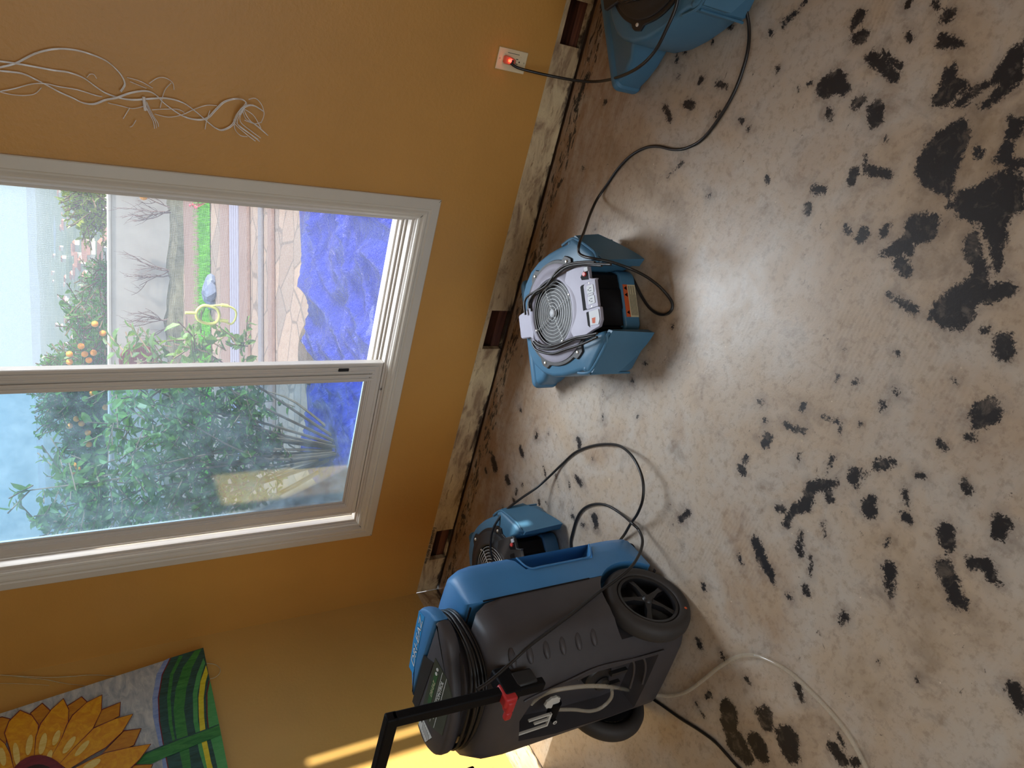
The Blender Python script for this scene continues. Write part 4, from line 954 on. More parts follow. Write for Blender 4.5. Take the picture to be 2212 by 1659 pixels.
    FRONT = [[(172, 1008), (80, 1100), (42, 1200), (85, 1330), (120, 1500), (210, 1500), (290, 1400), (312, 1250), (325, 1130), (270, 1050)],
             [(540, 908), (440, 1000), (350, 1120), (310, 1230), (290, 1440), (430, 1440), (520, 1260), (578, 1120), (584, 1000)],
             [(868, 876), (740, 940), (620, 1050), (575, 1130), (530, 1240), (430, 1420), (520, 1470), (640, 1320), (790, 1160), (862, 1010)],
             [(1132, 1038), (980, 1080), (800, 1160), (650, 1310), (510, 1460), (580, 1510), (760, 1400), (900, 1320), (1040, 1190)],
             [(1284, 1293), (1120, 1320), (900, 1370), (750, 1440), (580, 1530), (900, 1560), (1110, 1500), (1190, 1420)],
             [(-20, 1235), (40, 1290), (85, 1380), (120, 1520), (-20, 1560)]]
    def grow(P, k):
        cx = sum(p[0] for p in P) / len(P); cy = sum(p[1] for p in P) / len(P)
        return [(cx + (x - cx) * (1 + k / max(20, math.hypot(x - cx, y - cy))), cy + (y - cy) * (1 + k / max(20, math.hypot(x - cx, y - cy)))) for x, y in P]
    for i, P in enumerate(BACK):
        shape('petal_outline', grow(P, 9), P_red, 9 + i, False); shape('painted_petal', P, P_pet2, 15 + i, False)
    for i, P in enumerate(FRONT):
        shape('petal_outline', grow(P, 9), P_red, 22 + 2 * i, False); shape('painted_petal', P, P_pet, 23 + 2 * i, False)
    for (cx, cy, a, L, w) in ((140, 1380, 1.45, 100, 28), (250, 1300, 1.75, 90, 28), (365, 1290, 1.8, 95, 30), (480, 1240, 1.95, 70, 26), (590, 1300, 2.2, 90, 26), (700, 1330, 2.3, 90, 24), (780, 1470, 2.6, 90, 30), (20, 1400, 1.4, 80, 30), (420, 1400, 1.9, 60, 22)):
        P = [(cx + L * math.cos(a) * math.cos(t) - w * math.sin(a) * math.sin(t), cy + L * math.sin(a) * math.cos(t) + w * math.cos(a) * math.sin(t)) for t in [k * math.pi / 8 for k in range(16)]]
        shape('petal_highlight', P, P_pale, 36, False)
    for r, m, d in ((255, P_red, 38), (175, P_ctr, 40)):
        shape('seed_head', [(330 + r * math.cos(t), 1640 + r * math.sin(t)) for t in [k * math.pi / 14 for k in range(28)]], m, d, False)
build_painting()
def build_wall_strings():
    b = MB(); f = lambda pts, d=.006: [Vector((d, *WX(*Z5(x, y), d)[1:])) for x, y in pts]
    b.tube(f([(-60, 695), (0, 703), (150, 712), (400, 724), (600, 716), (780, 703), (1010, 712)]), .0016, 6, 5)
    b.tube(f([(-60, 700), (60, 706), (220, 724), (400, 744), (560, 776), (780, 800)]), .0013, 6, 5)
    b.tube(f([(-60, 775), (200, 778), (420, 792)]), .0009, 6, 4)
    b.tube(f([(1700, 596), (1775, 604), (1840, 616), (1878, 650), (1872, 690), (1838, 722), (1790, 738)], .010), .0016, 6, 5)
    tag(b.build('hanging_string', M_paper, smooth=60), 'thin pale strings hanging on the yellow wall beside the sunflower canvas', 'string')
build_wall_strings()
def build_fibres():
    Zs = lambda x, y: (x / 3.352, y / 3.352)
    S_ = [[(-60, 500), (0, 484), (110, 455), (250, 385), (390, 352), (520, 356), (640, 385), (760, 435), (840, 500), (885, 560), (900, 610), (870, 660)],
     [(-60, 436), (30, 445), (180, 468), (380, 505), (490, 520), (600, 560), (690, 625), (760, 670), (860, 705), (960, 720), (1080, 712), (1200, 708), (1320, 740), (1420, 810), (1500, 880), (1560, 925), (1610, 938), (1680, 900), (1720, 820), (1770, 770), (1830, 760), (1900, 800)],
     [(-60, 505), (50, 515), (160, 530), (250, 570), (320, 605), (420, 660), (520, 705), (600, 742), (680, 750), (760, 720), (840, 705), (940, 670), (1050, 655), (1120, 680), (1180, 740), (1260, 800), (1340, 845), (1430, 864), (1500, 850), (1560, 790), (1620, 735), (1700, 712), (1760, 722), (1778, 750), (1740, 790)],
     [(-60, 668), (0, 662), (110, 640), (230, 608), (330, 606), (430, 628), (560, 650), (690, 690), (740, 700)],
     [(-60, 650), (60, 680), (160, 692), (250, 680), (300, 635)],
     [(780, 745), (880, 768), (960, 786), (1040, 770)], [(920, 560), (1020, 590), (1105, 638)], [(940, 590), (1060, 640)],
     [(1100, 795), (1200, 790), (1290, 792), (1335, 815)], [(1120, 825), (1220, 848), (1320, 830), (1420, 785), (1500, 762), (1570, 765)],
     [(1080, 605), (1140, 565), (1200, 565), (1250, 600), (1260, 650)], [(1240, 600), (1190, 660), (1160, 780)], [(1520, 800), (1495, 880), (1485, 935)],
     [(940, 780), (910, 830), (892, 860)], [(985, 870), (960, 910), (940, 920)], [(1040, 730), (1070, 800), (1110, 880), (1118, 932)], [(1050, 730), (1090, 820), (1125, 880), (1132, 928)], [(1060, 735), (1105, 830), (1140, 885), (1148, 918)],
     [(630, 560), (650, 538), (680, 540), (700, 570)], [(1800, 720), (1850, 712), (1895, 760), (1912, 830), (1890, 890)],
     [(1740, 790), (1700, 850), (1700, 930), (1740, 980), (1790, 990)], [(1730, 830), (1690, 880), (1770, 960), (1850, 1022)], [(1735, 830), (1720, 900), (1810, 970), (1880, 1024)], [(1750, 800), (1740, 880), (1820, 950), (1888, 1000)],
     [(1760, 780), (1800, 860), (1880, 930), (1942, 982)], [(1755, 790), (1780, 860), (1850, 900), (1935, 975)], [(1745, 810), (1700, 870), (1760, 930), (1870, 1010)], [(1760, 785), (1830, 830), (1870, 890), (1890, 930)], [(1770, 870), (1840, 895), (1895, 885)]]
    root = empty('clear_fibre_bundle', WY(0, 150, 0)); tag(root, 'tangled clear plastic fibre strands hanging on the wall right of the window', 'strand bundle')
    r = random.Random(5); o = root.location.copy(); b = MB()
    for i, s in enumerate(S_):
        rad = .0016 if i < 4 else .0012
        n = len(s)
        for dup in range(2 if i < 3 else 1):
            pts = []
            for k, (x, y) in enumerate(s):
                d = .006 + .010 * abs(math.sin(k * 1.3 + i * 2.1)) + (.02 if x > 1700 else 0)
                pts.append(WY(*Zs(x + (7 if dup else 0), y + (6 if dup else 0)), -d) - o)
            b.tube(pts, rad, 6, 4)
    b.build('strand', M_fibre, root, smooth=60)
    kn = MB(); kn.tube([WY(*Zs(1040, 700), -.014) - o, WY(*Zs(1045, 745), -.014) - o, WY(*Zs(1052, 800), -.014) - o], .0045, 8, 3); kn.tube([WY(*Zs(1765, 775), -.03) - o, WY(*Zs(1735, 830), -.03) - o], .0045, 8, 2)
    kn.build('binding', M_fibre, root, smooth=60)
build_fibres()
def build_writing():
    s = 'Equivalent of floor line'
    a = WY(912, 1116, .0035); bb = WY(905 - 2, 1240, .0035)
    L = 0.175 + .02
    M = Matrix.Translation((0.300, 0.0030, 0.1080)) @ Matrix(((-1, 0, 0, 0), (0, 0, -1, 0), (0, -1, 0, 0), (0, 0, 0, 1)))
    o = text_mesh('handwriting', s, 0.0245, M_ink, None, M, extrude=.0003, shear=.25)
    tag(o, 'dark marker handwriting along the bare drywall under the yellow paint', 'handwriting')
build_writing()

# ================================================================ OUTDOORS
GZ = -0.30
def m_flag():
    m = Nd('flagstone_paving'); c = m.coord(); v = m.n('ShaderNodeTexVoronoi'); v.feature = 'DISTANCE_TO_EDGE'; v.inputs['Scale'].default_value = 2.4
    m.l(m.map(c, (1, 1.5, 1)), v.inputs['Vector']); v2 = m.n('ShaderNodeTexVoronoi'); v2.inputs['Scale'].default_value = 2.4; m.l(m.map(c, (1, 1.5, 1)), v2.inputs['Vector'])
    s = m.n('ShaderNodeSeparateColor'); m.l(v2.outputs['Color'], s.inputs[0])
    col = m.ramp(s.outputs[0], [(0, lin((150, 130, 116))), (.5, lin((172, 148, 130))), (1, lin((140, 126, 116)))])
    col = m.mix(m.ramp(m.noise(c, 14, 5, .7), [(.3, (.4, .4, .4)), (.6, (0, 0, 0))]), col, lin((140, 112, 96)))
    edge = m.ramp(m.math('ADD', v.outputs['Distance'], m.math('MULTIPLY', m.noise(c, 9, 3), .03)), [(.035, (1, 1, 1)), (.055, (0, 0, 0))])
    col = m.mix(m.math('MULTIPLY', edge, 0.75), col, lin((110, 98, 90)))
    m.l(col, m.b.inputs['Base Color']); m.b.inputs['Roughness'].default_value = .85; m.bump(m.math('ADD', v.outputs['Distance'], m.noise(c, 30, 4)), .3, .02); return m.mat
M_flag = m_flag()
M_stucco = plain('garden_stucco', (196, 192, 188), .9, var=.06, vscale=5)
M_moss = plain('mossy_kerb', (104, 102, 84), .95, var=.35, vscale=9)
M_grass = plain('lawn_green', (84, 160, 22), .8, var=.25, vscale=30)
M_beam = m_lumber('grey_brown_timber', (128, 102, 92), (150, 124, 112), (1, 10, 10))
M_beam2 = plain('grey_rail', (130, 124, 128), .6, var=.08)
M_slat = plain('white_metal_slat', (150, 148, 168), .5, var=.05)
def tarp_mat():
    m = Nd('blue_tarp'); c = m.coord(); n = m.noise(c, 5, 6, .6, .6)
    m.l(m.ramp(n, [(.3, lin((14, 26, 150))), (.7, lin((28, 48, 190)))]), m.b.inputs['Base Color']); m.b.inputs['Roughness'].default_value = .22
    m.b.inputs['Specular IOR Level'].default_value = .7; m.b.inputs['Coat Weight'].default_value = .25
    m.bump(m.math('ADD', m.noise(m.map(c, (1, 2.5, 1), (0, 0, .5)), 6, 6, .65, 1.2), m.math('MULTIPLY', m.noise(c, 28, 4, .7, 1.), .3)), .9, .12); return m.mat
M_tarp = tarp_mat()
def outdoors():
    g = MB().box(-9, 9, .12, 13, GZ - .3, GZ); tag(g.build('ground', M_flag), kind='structure')
    # step down from the wall line to the flat ground under the window, house wall below the sill
    hw = MB().box(-6, -.12, .0, .13, GZ, 3.2).box(X1 + .04, X1 + .3, .0, .13, GZ, 3.0).box(-.12, X1, .121, .13, GZ, .0); tag(hw.build('house_wall', M_stucco), kind='structure')
    def line(xa, xb, z=GZ):     # ground line through two measured points
        p = FL(xa, 435, z); q = FL(xb, 793, z); s = (q.y - p.y) / (q.x - p.x); return lambda x: p.y + s * (x - p.x)
    # lawn strip
    fa, fb = line(425, 430), line(455, 457); b = MB()
    n = 2200; r = random.Random(2)
    b.add([(-6, fa(-6) + .1, GZ + .012), (5, fa(5) + .1, GZ + .012), (5, fb(5), GZ + .012), (-6, fb(-6), GZ + .012)], [(0, 1, 2, 3)])
    for i in range(9000):
        x = r.uniform(-4.2, 2.2); y = r.uniform(fb(x), fa(x)); a = r.uniform(0, 6.28); h = r.uniform(.04, .09); w = .006
        dx, dy = math.cos(a) * w, math.sin(a) * w; b.add([(x - dx, y - dy, GZ), (x + dx, y + dy, GZ), (x + r.uniform(-.03, .03), y + r.uniform(-.03, .03), GZ + h)], [(0, 1, 2)])
    tag(b.build('lawn', M_grass), 'bright green lawn strip before the garden wall', 'grass', kind='stuff')
    # timber and metal rails lying across the terrace
    def beam(name, a1, a2, b1, b2, h, mat, label, cat, group=None, x0=-1.9, x1=4.0):
        ft, fn = line(a1, b1, GZ + h), line(a2, b2, GZ + h)
        q = MB(); q.loft([[(x0, ft(x0), GZ), (x0, fn(x0), GZ), (x0, fn(x0), GZ + h), (x0, ft(x0), GZ + h)], [(x1, ft(x1), GZ), (x1, fn(x1), GZ), (x1, fn(x1), GZ + h), (x1, ft(x1), GZ + h)]])
        o = q.build(name, mat, bevel=.01); tag(o, label, cat, group)
    beam('timber_beam', 395, 424, 402, 428, .04, M_beam, 'wide brown timber edging between the garden wall and the lawn', 'timber beam', x0=-6)
    beam('timber_beam.001', 474, 491, 477, 496, .04, M_beam, 'brown timber edging on the far side of the white slats', 'timber beam', x0=-3.2)
    beam('timber_beam.002', 515, 532, 517, 535, .04, M_beam, 'brown timber edging on the near side of the white slats', 'timber beam', x0=-2.6)
    beam('metal_rail', 556, 563, 557, 564, .03, M_beam2, 'narrow grey rail lying across the flagstone terrace', 'rail', x0=-1.75)
    beam('timber_beam.003', 577, 585, 578, 587, .04, M_beam, 'narrow brown timber edging nearest the terrace and blue tarp', 'timber beam', x0=-1.75)
    q = MB()
    for k in range(4):
        u = 494.5 + k * 4.9; ft, fn = line(u, u + 3, GZ + .04), line(u + 3, u + 6, GZ + .04)
        q.loft([[(x, ft(x), GZ + .01), (x, fn(x), GZ + .01), (x, fn(x), GZ + .04), (x, ft(x), GZ + .04)] for x in (-2.6, 1.1)])
    tag(q.build('slatted_panel', M_slat, bevel=.004), 'white slatted panel lying between two brown timber beams', 'panel')
    # garden wall with rendered face and cap, mossy kerb at its foot
    p = FL(393, 450, GZ); s = FL(384, 790, GZ); sl = (s.y - p.y) / (s.x - p.x); wy = lambda x: p.y + .05 + sl * (x - p.x)
    q = MB(); x0, x1 = -9, 9
    top = WY(239, 600, wy(-2.2)).z
    q.loft([[(x, wy(x), GZ - .2), (x, wy(x) + .2, GZ - .2), (x, wy(x) + .2, top), (x, wy(x), top)] for x in (x0, x1)])
    q.loft([[(x, wy(x) - .02, top), (x, wy(x) + .22, top), (x, wy(x) + .22, top + .03), (x, wy(x) - .02, top + .03)] for x in (x0, x1)])
    o = q.build('garden_wall', M_stucco); tag(o, 'low white rendered garden wall across the terrace', 'garden wall')
    q = MB(); r = random.Random(4); rings = []
    for i in range(70):
        x = -6 + i * .16; w = .20 + .05 * math.sin(i * .7) + r.uniform(-.02, .02); h = .16 + r.uniform(-.04, .05)
        rings.append([(x, wy(x) - .004, GZ), (x, wy(x) - w - .2, GZ), (x, wy(x) - w - .12, GZ + h * .7), (x, wy(x) - .06, GZ + h), (x, wy(x) - .004, GZ + h * 1.1)])
    q.loft(rings); tag(q.build('planting_bed', M_moss, smooth=40), 'mossy grey green planting bed along the foot of the garden wall', 'planting bed')
    # leafless shrubs trained on the wall
    M_twig = plain('bare_twig', (120, 96, 92), .8, var=.1)
    def shrub(px, py, seed, label, spread=.32, hgt=.52):
        r = random.Random(seed); base = FL(px, py, GZ + .14); base.y = wy(base.x) - .10
        root = empty('bare_shrub', base); tag(root, label, 'shrub', 'leafless shrubs along the garden wall'); b = MB()
        def br(p, d, L, rad, depth):
            pts = [p]; q = p
            for k in range(4):
                d = (d + Vector((r.uniform(-.35, .35), r.uniform(-.12, .08), r.uniform(-.05, .3)))).normalized(); q = q + d * L / 4; q.y = min(q.y, .08); pts.append(q)
            b.tube(pts, lambda t: rad * (1 - .5 * t), 5, 2)
            if depth:
                for k in range(3): br(pts[1 + k], (d + Vector((r.uniform(-1, 1), 0, r.uniform(-.2, .6)))).normalized(), L * r.uniform(.45, .7), rad * .6, depth - 1)
        for k in range(4): br(Vector((r.uniform(-.08, .08), 0, -.02)), Vector((r.uniform(-.9, .9), 0, 1)).normalized(), hgt, .009, 2)
        b.build('branches', M_twig, root, smooth=60)
    shrub(388, 485, 11, 'leafless shrub by the garden wall nearest the right window jamb')
    shrub(384, 625, 12, 'leafless shrub by the garden wall, middle one of three')
    shrub(382, 740, 13, 'leafless shrub by the garden wall next to the maroon disc')
    # maroon disc leaning on the wall
    c = WY(300, 782, 8.9); c.y = wy(c.x) - .03; rr = .27
    root = empty('maroon_disc', (c.x, c.y, c.z)); tag(root, 'round maroon disc with a tan star shape on the garden wall', 'wall disc')
    q = MB(); RX = Matrix.Rotation(math.radians(90), 4, 'X'); q.lathe([(0, .012), (rr - .03, .012), (rr - .015, .022), (rr, .016), (rr, -.02)], 40, M=RX)
    q.build('plate', plain('maroon_paint', (126, 62, 66), .6, var=.08), root, smooth=40)
    q = MB(); sp = []
    for k in range(10): a = math.pi * k / 5 + .3; rad = .07 if k % 2 == 0 else .025; sp.append((rad * math.cos(a), rad * math.sin(a)))
    q.prism(sp, .012, .02, M=RX); q.build('star_emblem', M_paper, root)
    # tarp-covered heap right under the window
    pts = [FL(x, y, GZ + .01) for x, y in ((648, 440), (650, 480), (654, 560), (665, 640), (688, 715), (683, 760), (676, 800), (664, 840), (668, 900), (690, 980), (700, 1060))]
    xs = [p.x for p in pts][::-1]; ys = [p.y for p in pts][::-1]
    q = MB(); nx, ny = 150, 110; X0, X1_ = -1.15, 2.9; vs = []
    for i in range(nx + 1):
        x = X0 + (X1_ - X0) * i / nx; ye = float(np.interp(x, xs, ys))
        for j in range(ny + 1):
            t = j / ny; y = .18 + (ye - .18) * t
            e = max(0, min(1, (1 - t) / .30)); e = e * e * (3 - 2 * e)
            ex = max(0, min(1, (x - X0) / .35)); h = .17 * e * ex + .02
            w = noise.noise(Vector((x * 1.3, y * 1.1, 0))) * .07 + noise.noise(Vector((x * 3 + y * 2.2, y * 1.2, 4))) * .035
            rid = (1 - abs(noise.noise(Vector((x * 2.2 - y * 1.4, y * .9 + x * .4, 9))))) ** 6 * .085 + (1 - abs(noise.noise(Vector((x * 4.5, y * 2.5 - x * 2, 19))))) ** 8 * .05
            vs.append((x, y, GZ + h + (w + rid - .02) * min(1, (1 - t) * 6) * min(1, e + .05)))
    fs = [(i * (ny + 1) + j, (i + 1) * (ny + 1) + j, (i + 1) * (ny + 1) + j + 1, i * (ny + 1) + j + 1) for i in range(nx) for j in range(ny)]
    q.add(vs, fs); o = q.build('blue_tarp', M_tarp, smooth=180); tag(o, 'crumpled glossy blue tarp spread over the terrace below the window', 'tarp')
    q = MB(); c = FL(690, 745, GZ); q.lathe([(0, .10), (.12, .09), (.2, .03), (.22, 0), (0, 0)], 14, M=Matrix.Translation((c.x - .1, c.y + .12, GZ)), sx=1.6); tag(q.build('dark_rock', plain('brown_rock', (92, 76, 62), .9, var=.3), smooth=30), 'dark brown rock at the edge of the blue tarp', 'rock')
    # rocks on the paving
    root = FL(464, 628, GZ); r = random.Random(3); M_rock = plain('blue_grey_rock', (110, 122, 150), .7, var=.3, vscale=6)
    for k, (dx, dy, s) in enumerate(((0, 0, .13), (-.12, .10, .10), (.10, .06, .09), (-.18, -.02, .07))):
        bm = bmesh.new(); bmesh.ops.create_icosphere(bm, subdivisions=2, radius=s)
        for v in bm.verts: v.co *= 1 + r.uniform(-.16, .16); v.co.z *= .7
        me = bpy.data.meshes.new('rock'); bm.to_mesh(me); bm.free(); o = link('rock', me, M_rock); o.location = (root.x + dx, root.y + dy, GZ + s * .45)
        tag(o, ['largest blue grey rock on the paving before the lawn', 'blue grey rock behind the largest one, toward the lawn', 'blue grey rock at the right of the heap', 'small blue grey rock left of the heap'][k], 'rock', 'blue grey rocks before the lawn')
    c = FL(447, 438, GZ); q = MB(); r = random.Random(8)
    for k in range(14):
        a = r.uniform(0, 6.28); d = Vector((math.cos(a) * .08, math.sin(a) * .08, r.uniform(.06, .2))); q.tube([c, c + d * .6, c + d], .004, 5, 2); q.lathe([(0, .02), (.02, .01), (.024, 0), (0, -.005)], 7, M=Matrix.Translation(c + d))
    tag(q.build('red_flower_plant', plain('red_bloom', (196, 92, 108), .7)), 'small red flowering plant on the lawn edge near the window jamb', 'flower')
outdoors()

# ---- foliage
def leaf_mb(b, p, d, n, L, w):
    s = d.cross(n).normalized(); n = s.cross(d).normalized(); c = .18 * L
    P = [p, p + d * L * .35 + s * w + n * c * .6, p + d * L * .75 + s * w * .7 + n * c * .3, p + d * L - n * c * .5, p + d * L * .75 - s * w * .7 + n * c * .3, p + d * L * .35 - s * w + n * c * .6, p + d * L * .35, p + d * L * .75 - n * c * .1]
    b.add(P, [(0, 1, 6), (1, 2, 7, 6), (2, 3, 7), (3, 4, 7), (4, 5, 6, 7), (5, 0, 6)])
def leaf_mat(name, a, b_):
    m = Nd(name); c = m.coord(); n = m.noise(c, 4.5, 4, .6); 
    m.l(m.ramp(n, [(.3, lin(a)), (.7, lin(b_))]), m.b.inputs['Base Color']); m.b.inputs['Roughness'].default_value = .4
    t = m.n('ShaderNodeBsdfTranslucent'); m.l(m.ramp(n, [(.3, lin(b_)), (.7, lin((min(255, b_[0] + 40), min(255, b_[1] + 40), b_[2])))]), t.inputs[0])
    mx = m.n('ShaderNodeMixShader'); mx.inputs[0].default_value = .35; m.l(m.b.outputs[0], mx.inputs[1]); m.l(t.outputs[0], mx.inputs[2]); m.l(mx.outputs[0], m.out.inputs['Surface']); return m.mat
M_leaf1 = leaf_mat('lemon_leaf', (40, 76, 34), (98, 132, 52)); M_leaf2 = leaf_mat('orange_leaf', (34, 84, 38), (84, 134, 50)); M_leaf3 = leaf_mat('olive_leaf', (96, 116, 96), (140, 154, 130)); M_leaf4 = leaf_mat('yellow_green_leaf', (70, 104, 40), (136, 150, 60))
M_bark = plain('bark', (112, 92, 74), .9, var=.2, vscale=20)
def foliage_tree(name, label, regions, mat, L, seed, trunk_from, group=None, twig=.004, bmat=None, cat='tree'):
    """regions: (px0, px1, py0, py1, y0, y1, number of sprays, leaves in each)"""
    r = random.Random(seed); root = empty(name, trunk_from); tag(root, label, cat, group); b = MB(); st = MB(); o = Vector(trunk_from)
    for (a0, a1, b0, b1, y0, y1, n, k) in regions:
        for i in range(n):
            y = r.uniform(y0, y1); p = WY(r.uniform(a0, a1), r.uniform(b0, b1), y)
            if p.z < GZ + .05: p.z = GZ + .05 + r.random() * .2
            d = Vector((r.uniform(-1, 1), r.uniform(-1, 1), r.uniform(-.2, 1))).normalized(); q = p
            pts = [p - o]
            for j in range(k):
                a = Vector((r.uniform(-1, 1), r.uniform(-1, 1), r.uniform(-.6, .8))).normalized(); ld = (d * .6 + a).normalized(); nn = Vector((r.uniform(-.6, .6), r.uniform(-.6, .6), 1)).normalized()
                if abs(ld.dot(nn)) > .95: nn = Vector((1, 0, 0))
                ll = L * r.uniform(.6, 1.15); leaf_mb(b, q - o, ld, nn, ll, ll * .27); q = q + d * L * .38
            pts.append(q - o); st.tube(pts, twig, 4, 1, caps=False)
            if i % 24 == 0:
                mid = (p + o) / 2 + Vector((r.uniform(-.15, .15), r.uniform(-.1, .1), .1)); st.tube([Vector((0, 0, 0)), mid - o, p - o], lambda t: twig * (3.2 - 2.4 * t), 5, 4, caps=False)
    b.build('foliage', mat, root); st.build('branches', bmat or M_bark, root)
    return root
base = WY(700, 980, 1.9); base.z = GZ
foliage_tree('lemon_bush', 'lemon bush with big curled leaves pressing close outside the sliding pane', [
    (235, 420, 835, 1135, 1.5, 2.6, 190, 6), (400, 610, 835, 1120, 1.7, 2.7, 300, 6), (120, 245, 1000, 1140, 1.5, 2.1, 42, 6), (90, 140, 1090, 1150, 1.5, 1.8, 8, 6),
    (410, 550, 700, 800, 1.7, 2.2, 26, 6), (250, 300, 750, 830, 1.8, 2.2, 8, 5), (320, 400, 745, 830, 1.8, 2.2, 16, 6), (60, 100, 1040, 1075, 1.6, 1.75, 3, 5)], M_leaf1, .085, 21, base, cat='bush')
wyy = 10.2
base = WY(238, 860, wyy + .6); base.z = -.9
orange = foliage_tree('orange_tree', 'green orange tree laden with fruit rising behind the garden wall', [
    (165, 245, 650, 800, wyy, wyy + 1.6, 150, 8), (120, 245, 760, 900, wyy, wyy + 1.6, 260, 8), (108, 150, 800, 930, wyy, wyy + 1.4, 60, 8), (150, 245, 880, 1075, wyy, wyy + 1.6, 240, 8), (175, 245, 1000, 1180, wyy, wyy + 1.6, 110, 8)], M_leaf2, .13, 22, base, twig=.01)
base = WY(238, 450, wyy + .6); base.z = -.9
foliage_tree('citrus_tree', 'yellow green citrus tree top behind the garden wall at the right jamb', [(162, 200, 405, 440, wyy, wyy + 1, 25, 8), (175, 245, 405, 495, wyy, wyy + 1.2, 120, 8)], M_leaf4, .12, 23, base, twig=.01)
base = WY(238, 640, wyy + 2); base.z = -.9
foliage_tree('olive_tree', 'grey green olive tree behind the garden wall beside the oranges', [(198, 245, 590, 690, wyy + 2, wyy + 3, 120, 9)], M_leaf3, .12, 24, base, twig=.01)
base = WY(238, 580, wyy + 1); base.z = -.9
foliage_tree('dark_shrub', 'small dark shrub top behind the garden wall between olive and citrus', [(210, 245, 570, 615, wyy + .6, wyy + 1.2, 45, 8)], M_leaf2, .10, 25, base, twig=.01, cat='shrub')
M_fruit = plain('orange_fruit', (232, 150, 40), .5, var=.06)
def oranges():
    me = None; r = random.Random(6)
    sp = [(150, 765), (183, 765), (202, 762), (192, 778), (150, 782), (175, 748), (218, 800), (200, 850), (176, 915), (190, 935), (150, 920), (165, 905), (192, 960), (160, 1005), (168, 1012), (156, 1020), (222, 720), (205, 700), (228, 880), (140, 840), (310, 424)]
    for i, (x, y) in enumerate(sp):
        if me is None:
            b = MB(); b.lathe([(0, -.045), (.02, -.041), (.036, -.027), (.045, 0), (.036, .027), (.02, .041), (0, .043)], 14); o = b.build('orange', M_fruit, smooth=180); me = o.data
        else:
            o = bpy.data.objects.new('orange', me); C.objects.link(o)
        o.location = WY(x, y, wyy - .1 if i < 20 else 8.3); o.scale = [1.15] * 3
        tag(o, 'ripe orange hanging in the tree behind the garden wall' if i < 20 else 'single orange hanging before the garden wall by the window jamb', 'orange', 'oranges in the tree behind the wall' if i < 20 else None)
oranges()
def twig_for_lone_orange():
    p = WY(310, 424, 8.3); q = WY(290, 380, 8.3); MBt = MB().tube([p + Vector((0, 0, .04)), (p + q) / 2 + Vector((0, 0, .1)), q + Vector((.4, 0, .2))], .006, 6, 4)
    tag(MBt.build('twig', M_bark), 'thin twig carrying the single orange before the garden wall', 'twig')
twig_for_lone_orange()
# yellow-green plastic picker hung in the bush
def picker():
    M_yg = plain('yellow_green_plastic', (196, 206, 104), .45, var=.08); y = 1.75; c = WY(445, 678, y)
    root = empty('fruit_picker', c); tag(root, 'yellow green plastic ring tool hanging before the lawn', 'garden tool')
    L = lambda px, py, d=0: WY(px, py, y + d) - c
    MB().tube([L(458, 663), L(440, 660), L(428, 668), L(424, 680), L(430, 692), L(448, 699), L(466, 697), L(474, 683), L(470, 669)], .0085, 10, 5, closed=True).build('ring', M_yg, root, smooth=60)
    MB().tube([L(400, 676), L(416, 676), L(425, 677)], .0085, 10, 3).build('handle', M_yg, root, smooth=60)
    MB().tube([L(455, 661), L(480, 659), L(500, 664), L(510, 674), L(508, 690), L(498, 700), L(480, 692), L(462, 697)], .006, 8, 5).build('strap', M_yg, root, smooth=60)
    MB().tube([L(478, 659), L(492, 661)], .011, 8, 1).build('clip', M_yg, root, smooth=60)
    MB().tube([L(476, 692), L(492, 694)], .011, 8, 1).build('clip', M_yg, root, smooth=60)
picker()

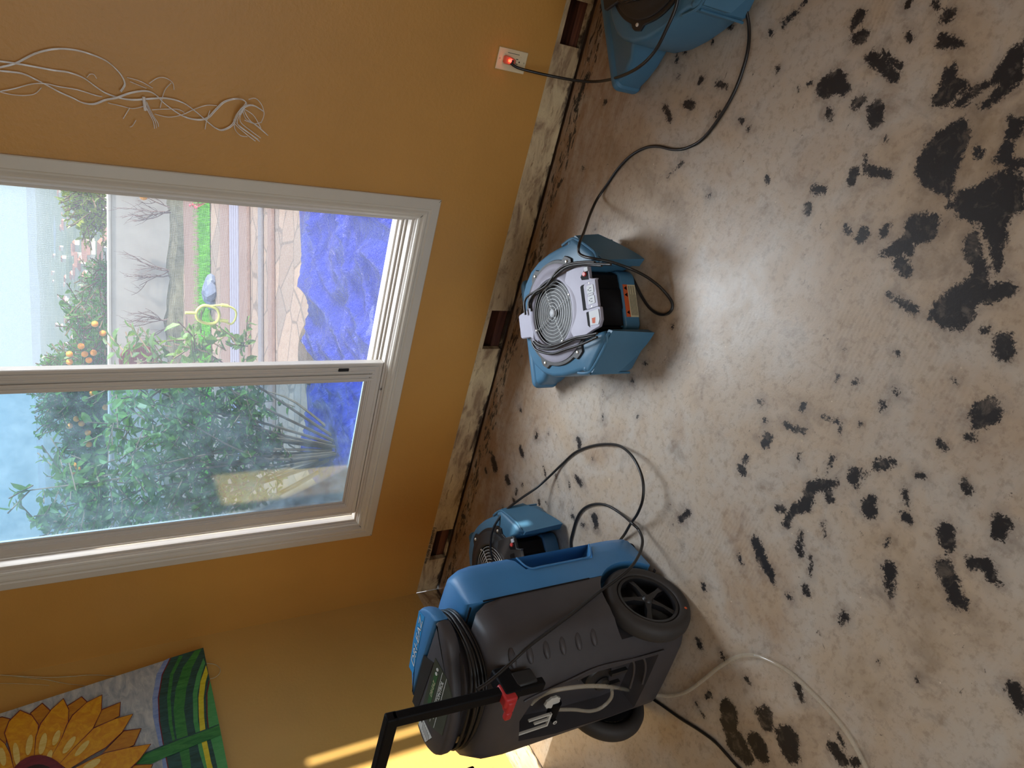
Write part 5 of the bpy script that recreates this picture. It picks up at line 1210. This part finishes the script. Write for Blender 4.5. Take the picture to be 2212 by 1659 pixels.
# ---- far land, houses, sea
def zt_far(x, y):
    prof = [(14, -1.0), (40, -3.2), (120, -10), (400, -29), (900, -46), (1600, -62), (2400, -72), (3200, -60), (4200, -58), (5200, -100)]
    z = float(np.interp(y, [p[0] for p in prof], [p[1] for p in prof])); a = min(1, y / 900)
    return z + a * (noise.noise(Vector((x / 260, y / 300, 0))) * 12 + noise.noise(Vector((x / 90, y / 90, 3))) * 4)
def far():
    m = Nd('wooded_hills'); c = m.coord(); n = m.noise(c, .02, 8, .75); n2 = m.noise(c, .09, 5, .7)
    col = m.ramp(n, [(.35, lin((58, 78, 62))), (.55, lin((92, 106, 84))), (.7, lin((130, 130, 112)))])
    col = m.mix(m.ramp(n2, [(.60, (0, 0, 0)), (.68, (.8, .8, .8))]), col, lin((190, 184, 176)))
    m.l(col, m.b.inputs['Base Color']); m.b.inputs['Roughness'].default_value = .95
    ysv = [13, 18, 25, 35, 50, 75, 110, 150, 200, 260, 330, 420, 520, 640, 780, 950, 1150, 1400, 1700, 2050, 2400, 2800, 3200, 3700, 4200, 4800, 5200]
    vs = []; nx = 90
    for y in ysv:
        for i in range(nx + 1):
            x = -y * 1.4 - 15 + (y * 2.1 + 30) * i / nx; vs.append((x, y, zt_far(x, y)))
    fs = [(j * (nx + 1) + i, j * (nx + 1) + i + 1, (j + 1) * (nx + 1) + i + 1, (j + 1) * (nx + 1) + i) for j in range(len(ysv) - 1) for i in range(nx)]
    b = MB().add(vs, fs); o = b.build('hillside', m.mat, smooth=180); tag(o, kind='structure')
    sea = Nd('sea_water'); sea.b.inputs['Base Color'].default_value = (.02, .05, .08, 1); sea.b.inputs['Roughness'].default_value = .35
    s = MB().add([(-9000, 200, -75), (9000, 200, -75), (9000, 16000, -75), (-9000, 16000, -75)], [(0, 1, 2, 3)]).build('sea', sea.mat); tag(s, kind='structure')
    M_h = plain('far_house_wall', (214, 206, 198), .8); M_r = plain('far_house_roof', (150, 112, 98), .8); r = random.Random(9); proto = None
    for k in range(130):
        px = r.uniform(128, 228); py = r.uniform(400, 760); 
        y = r.uniform(120, 300) if px > 190 else (r.uniform(300, 800) if px > 160 else r.uniform(800, 2200))
        if k == 0: used = []
        d = ray(px, py); x = CAM.x + d.x / d.y * (y - CAM.y); z_ = zt_far(x, y)
        if any(math.hypot(x - u[0], y - u[1]) < 17 for u in used): continue
        used.append((x, y))
        if proto is None:
            proto = empty('house', (0, 0, 0)); MB().box(-6, 6, -4, 4, -3, 4.5).build('walls', M_h, proto); q = MB(); q.loft([[(-6.5, -4.6, 4.5), (-6.5, 4.6, 4.5), (-6.5, 0, 7)], [(6.5, -4.6, 4.5), (6.5, 4.6, 4.5), (6.5, 0, 7)]]); q.build('roof', M_r, proto); o = proto
        else:
            o = proto.copy(); C.objects.link(o)
            for ch in list(proto.children): c_ = ch.copy(); C.objects.link(c_); c_.parent = o
        o.location = (x, y, z_); o.rotation_euler = (0, 0, r.uniform(-.6, .6)); s_ = r.uniform(.5, .9) * (.55 if y < 320 else 1); o.scale = (s_, s_, s_)
        tag(o, 'tiny pale house among trees on the hazy far hillside', 'house', 'houses on the hillside')
    for y0, y1, den, nm in ((25, 6000, .00020, 'haze'),):
        v = bpy.data.materials.new('sea_haze'); v.use_nodes = True; nt = v.node_tree; nt.nodes.clear(); out = nt.nodes.new('ShaderNodeOutputMaterial'); vs_ = nt.nodes.new('ShaderNodeVolumeScatter')
        vs_.inputs['Color'].default_value = (.55, .74, 1, 1); vs_.inputs['Density'].default_value = den; vs_.inputs['Anisotropy'].default_value = .3; nt.links.new(vs_.outputs[0], out.inputs['Volume'])
        o = MB().box(-5200, 4200, y0, y1, -140, 260).build(nm, v); tag(o, 'pale blue haze over the far hillside and sea', 'haze', kind='stuff')
far()
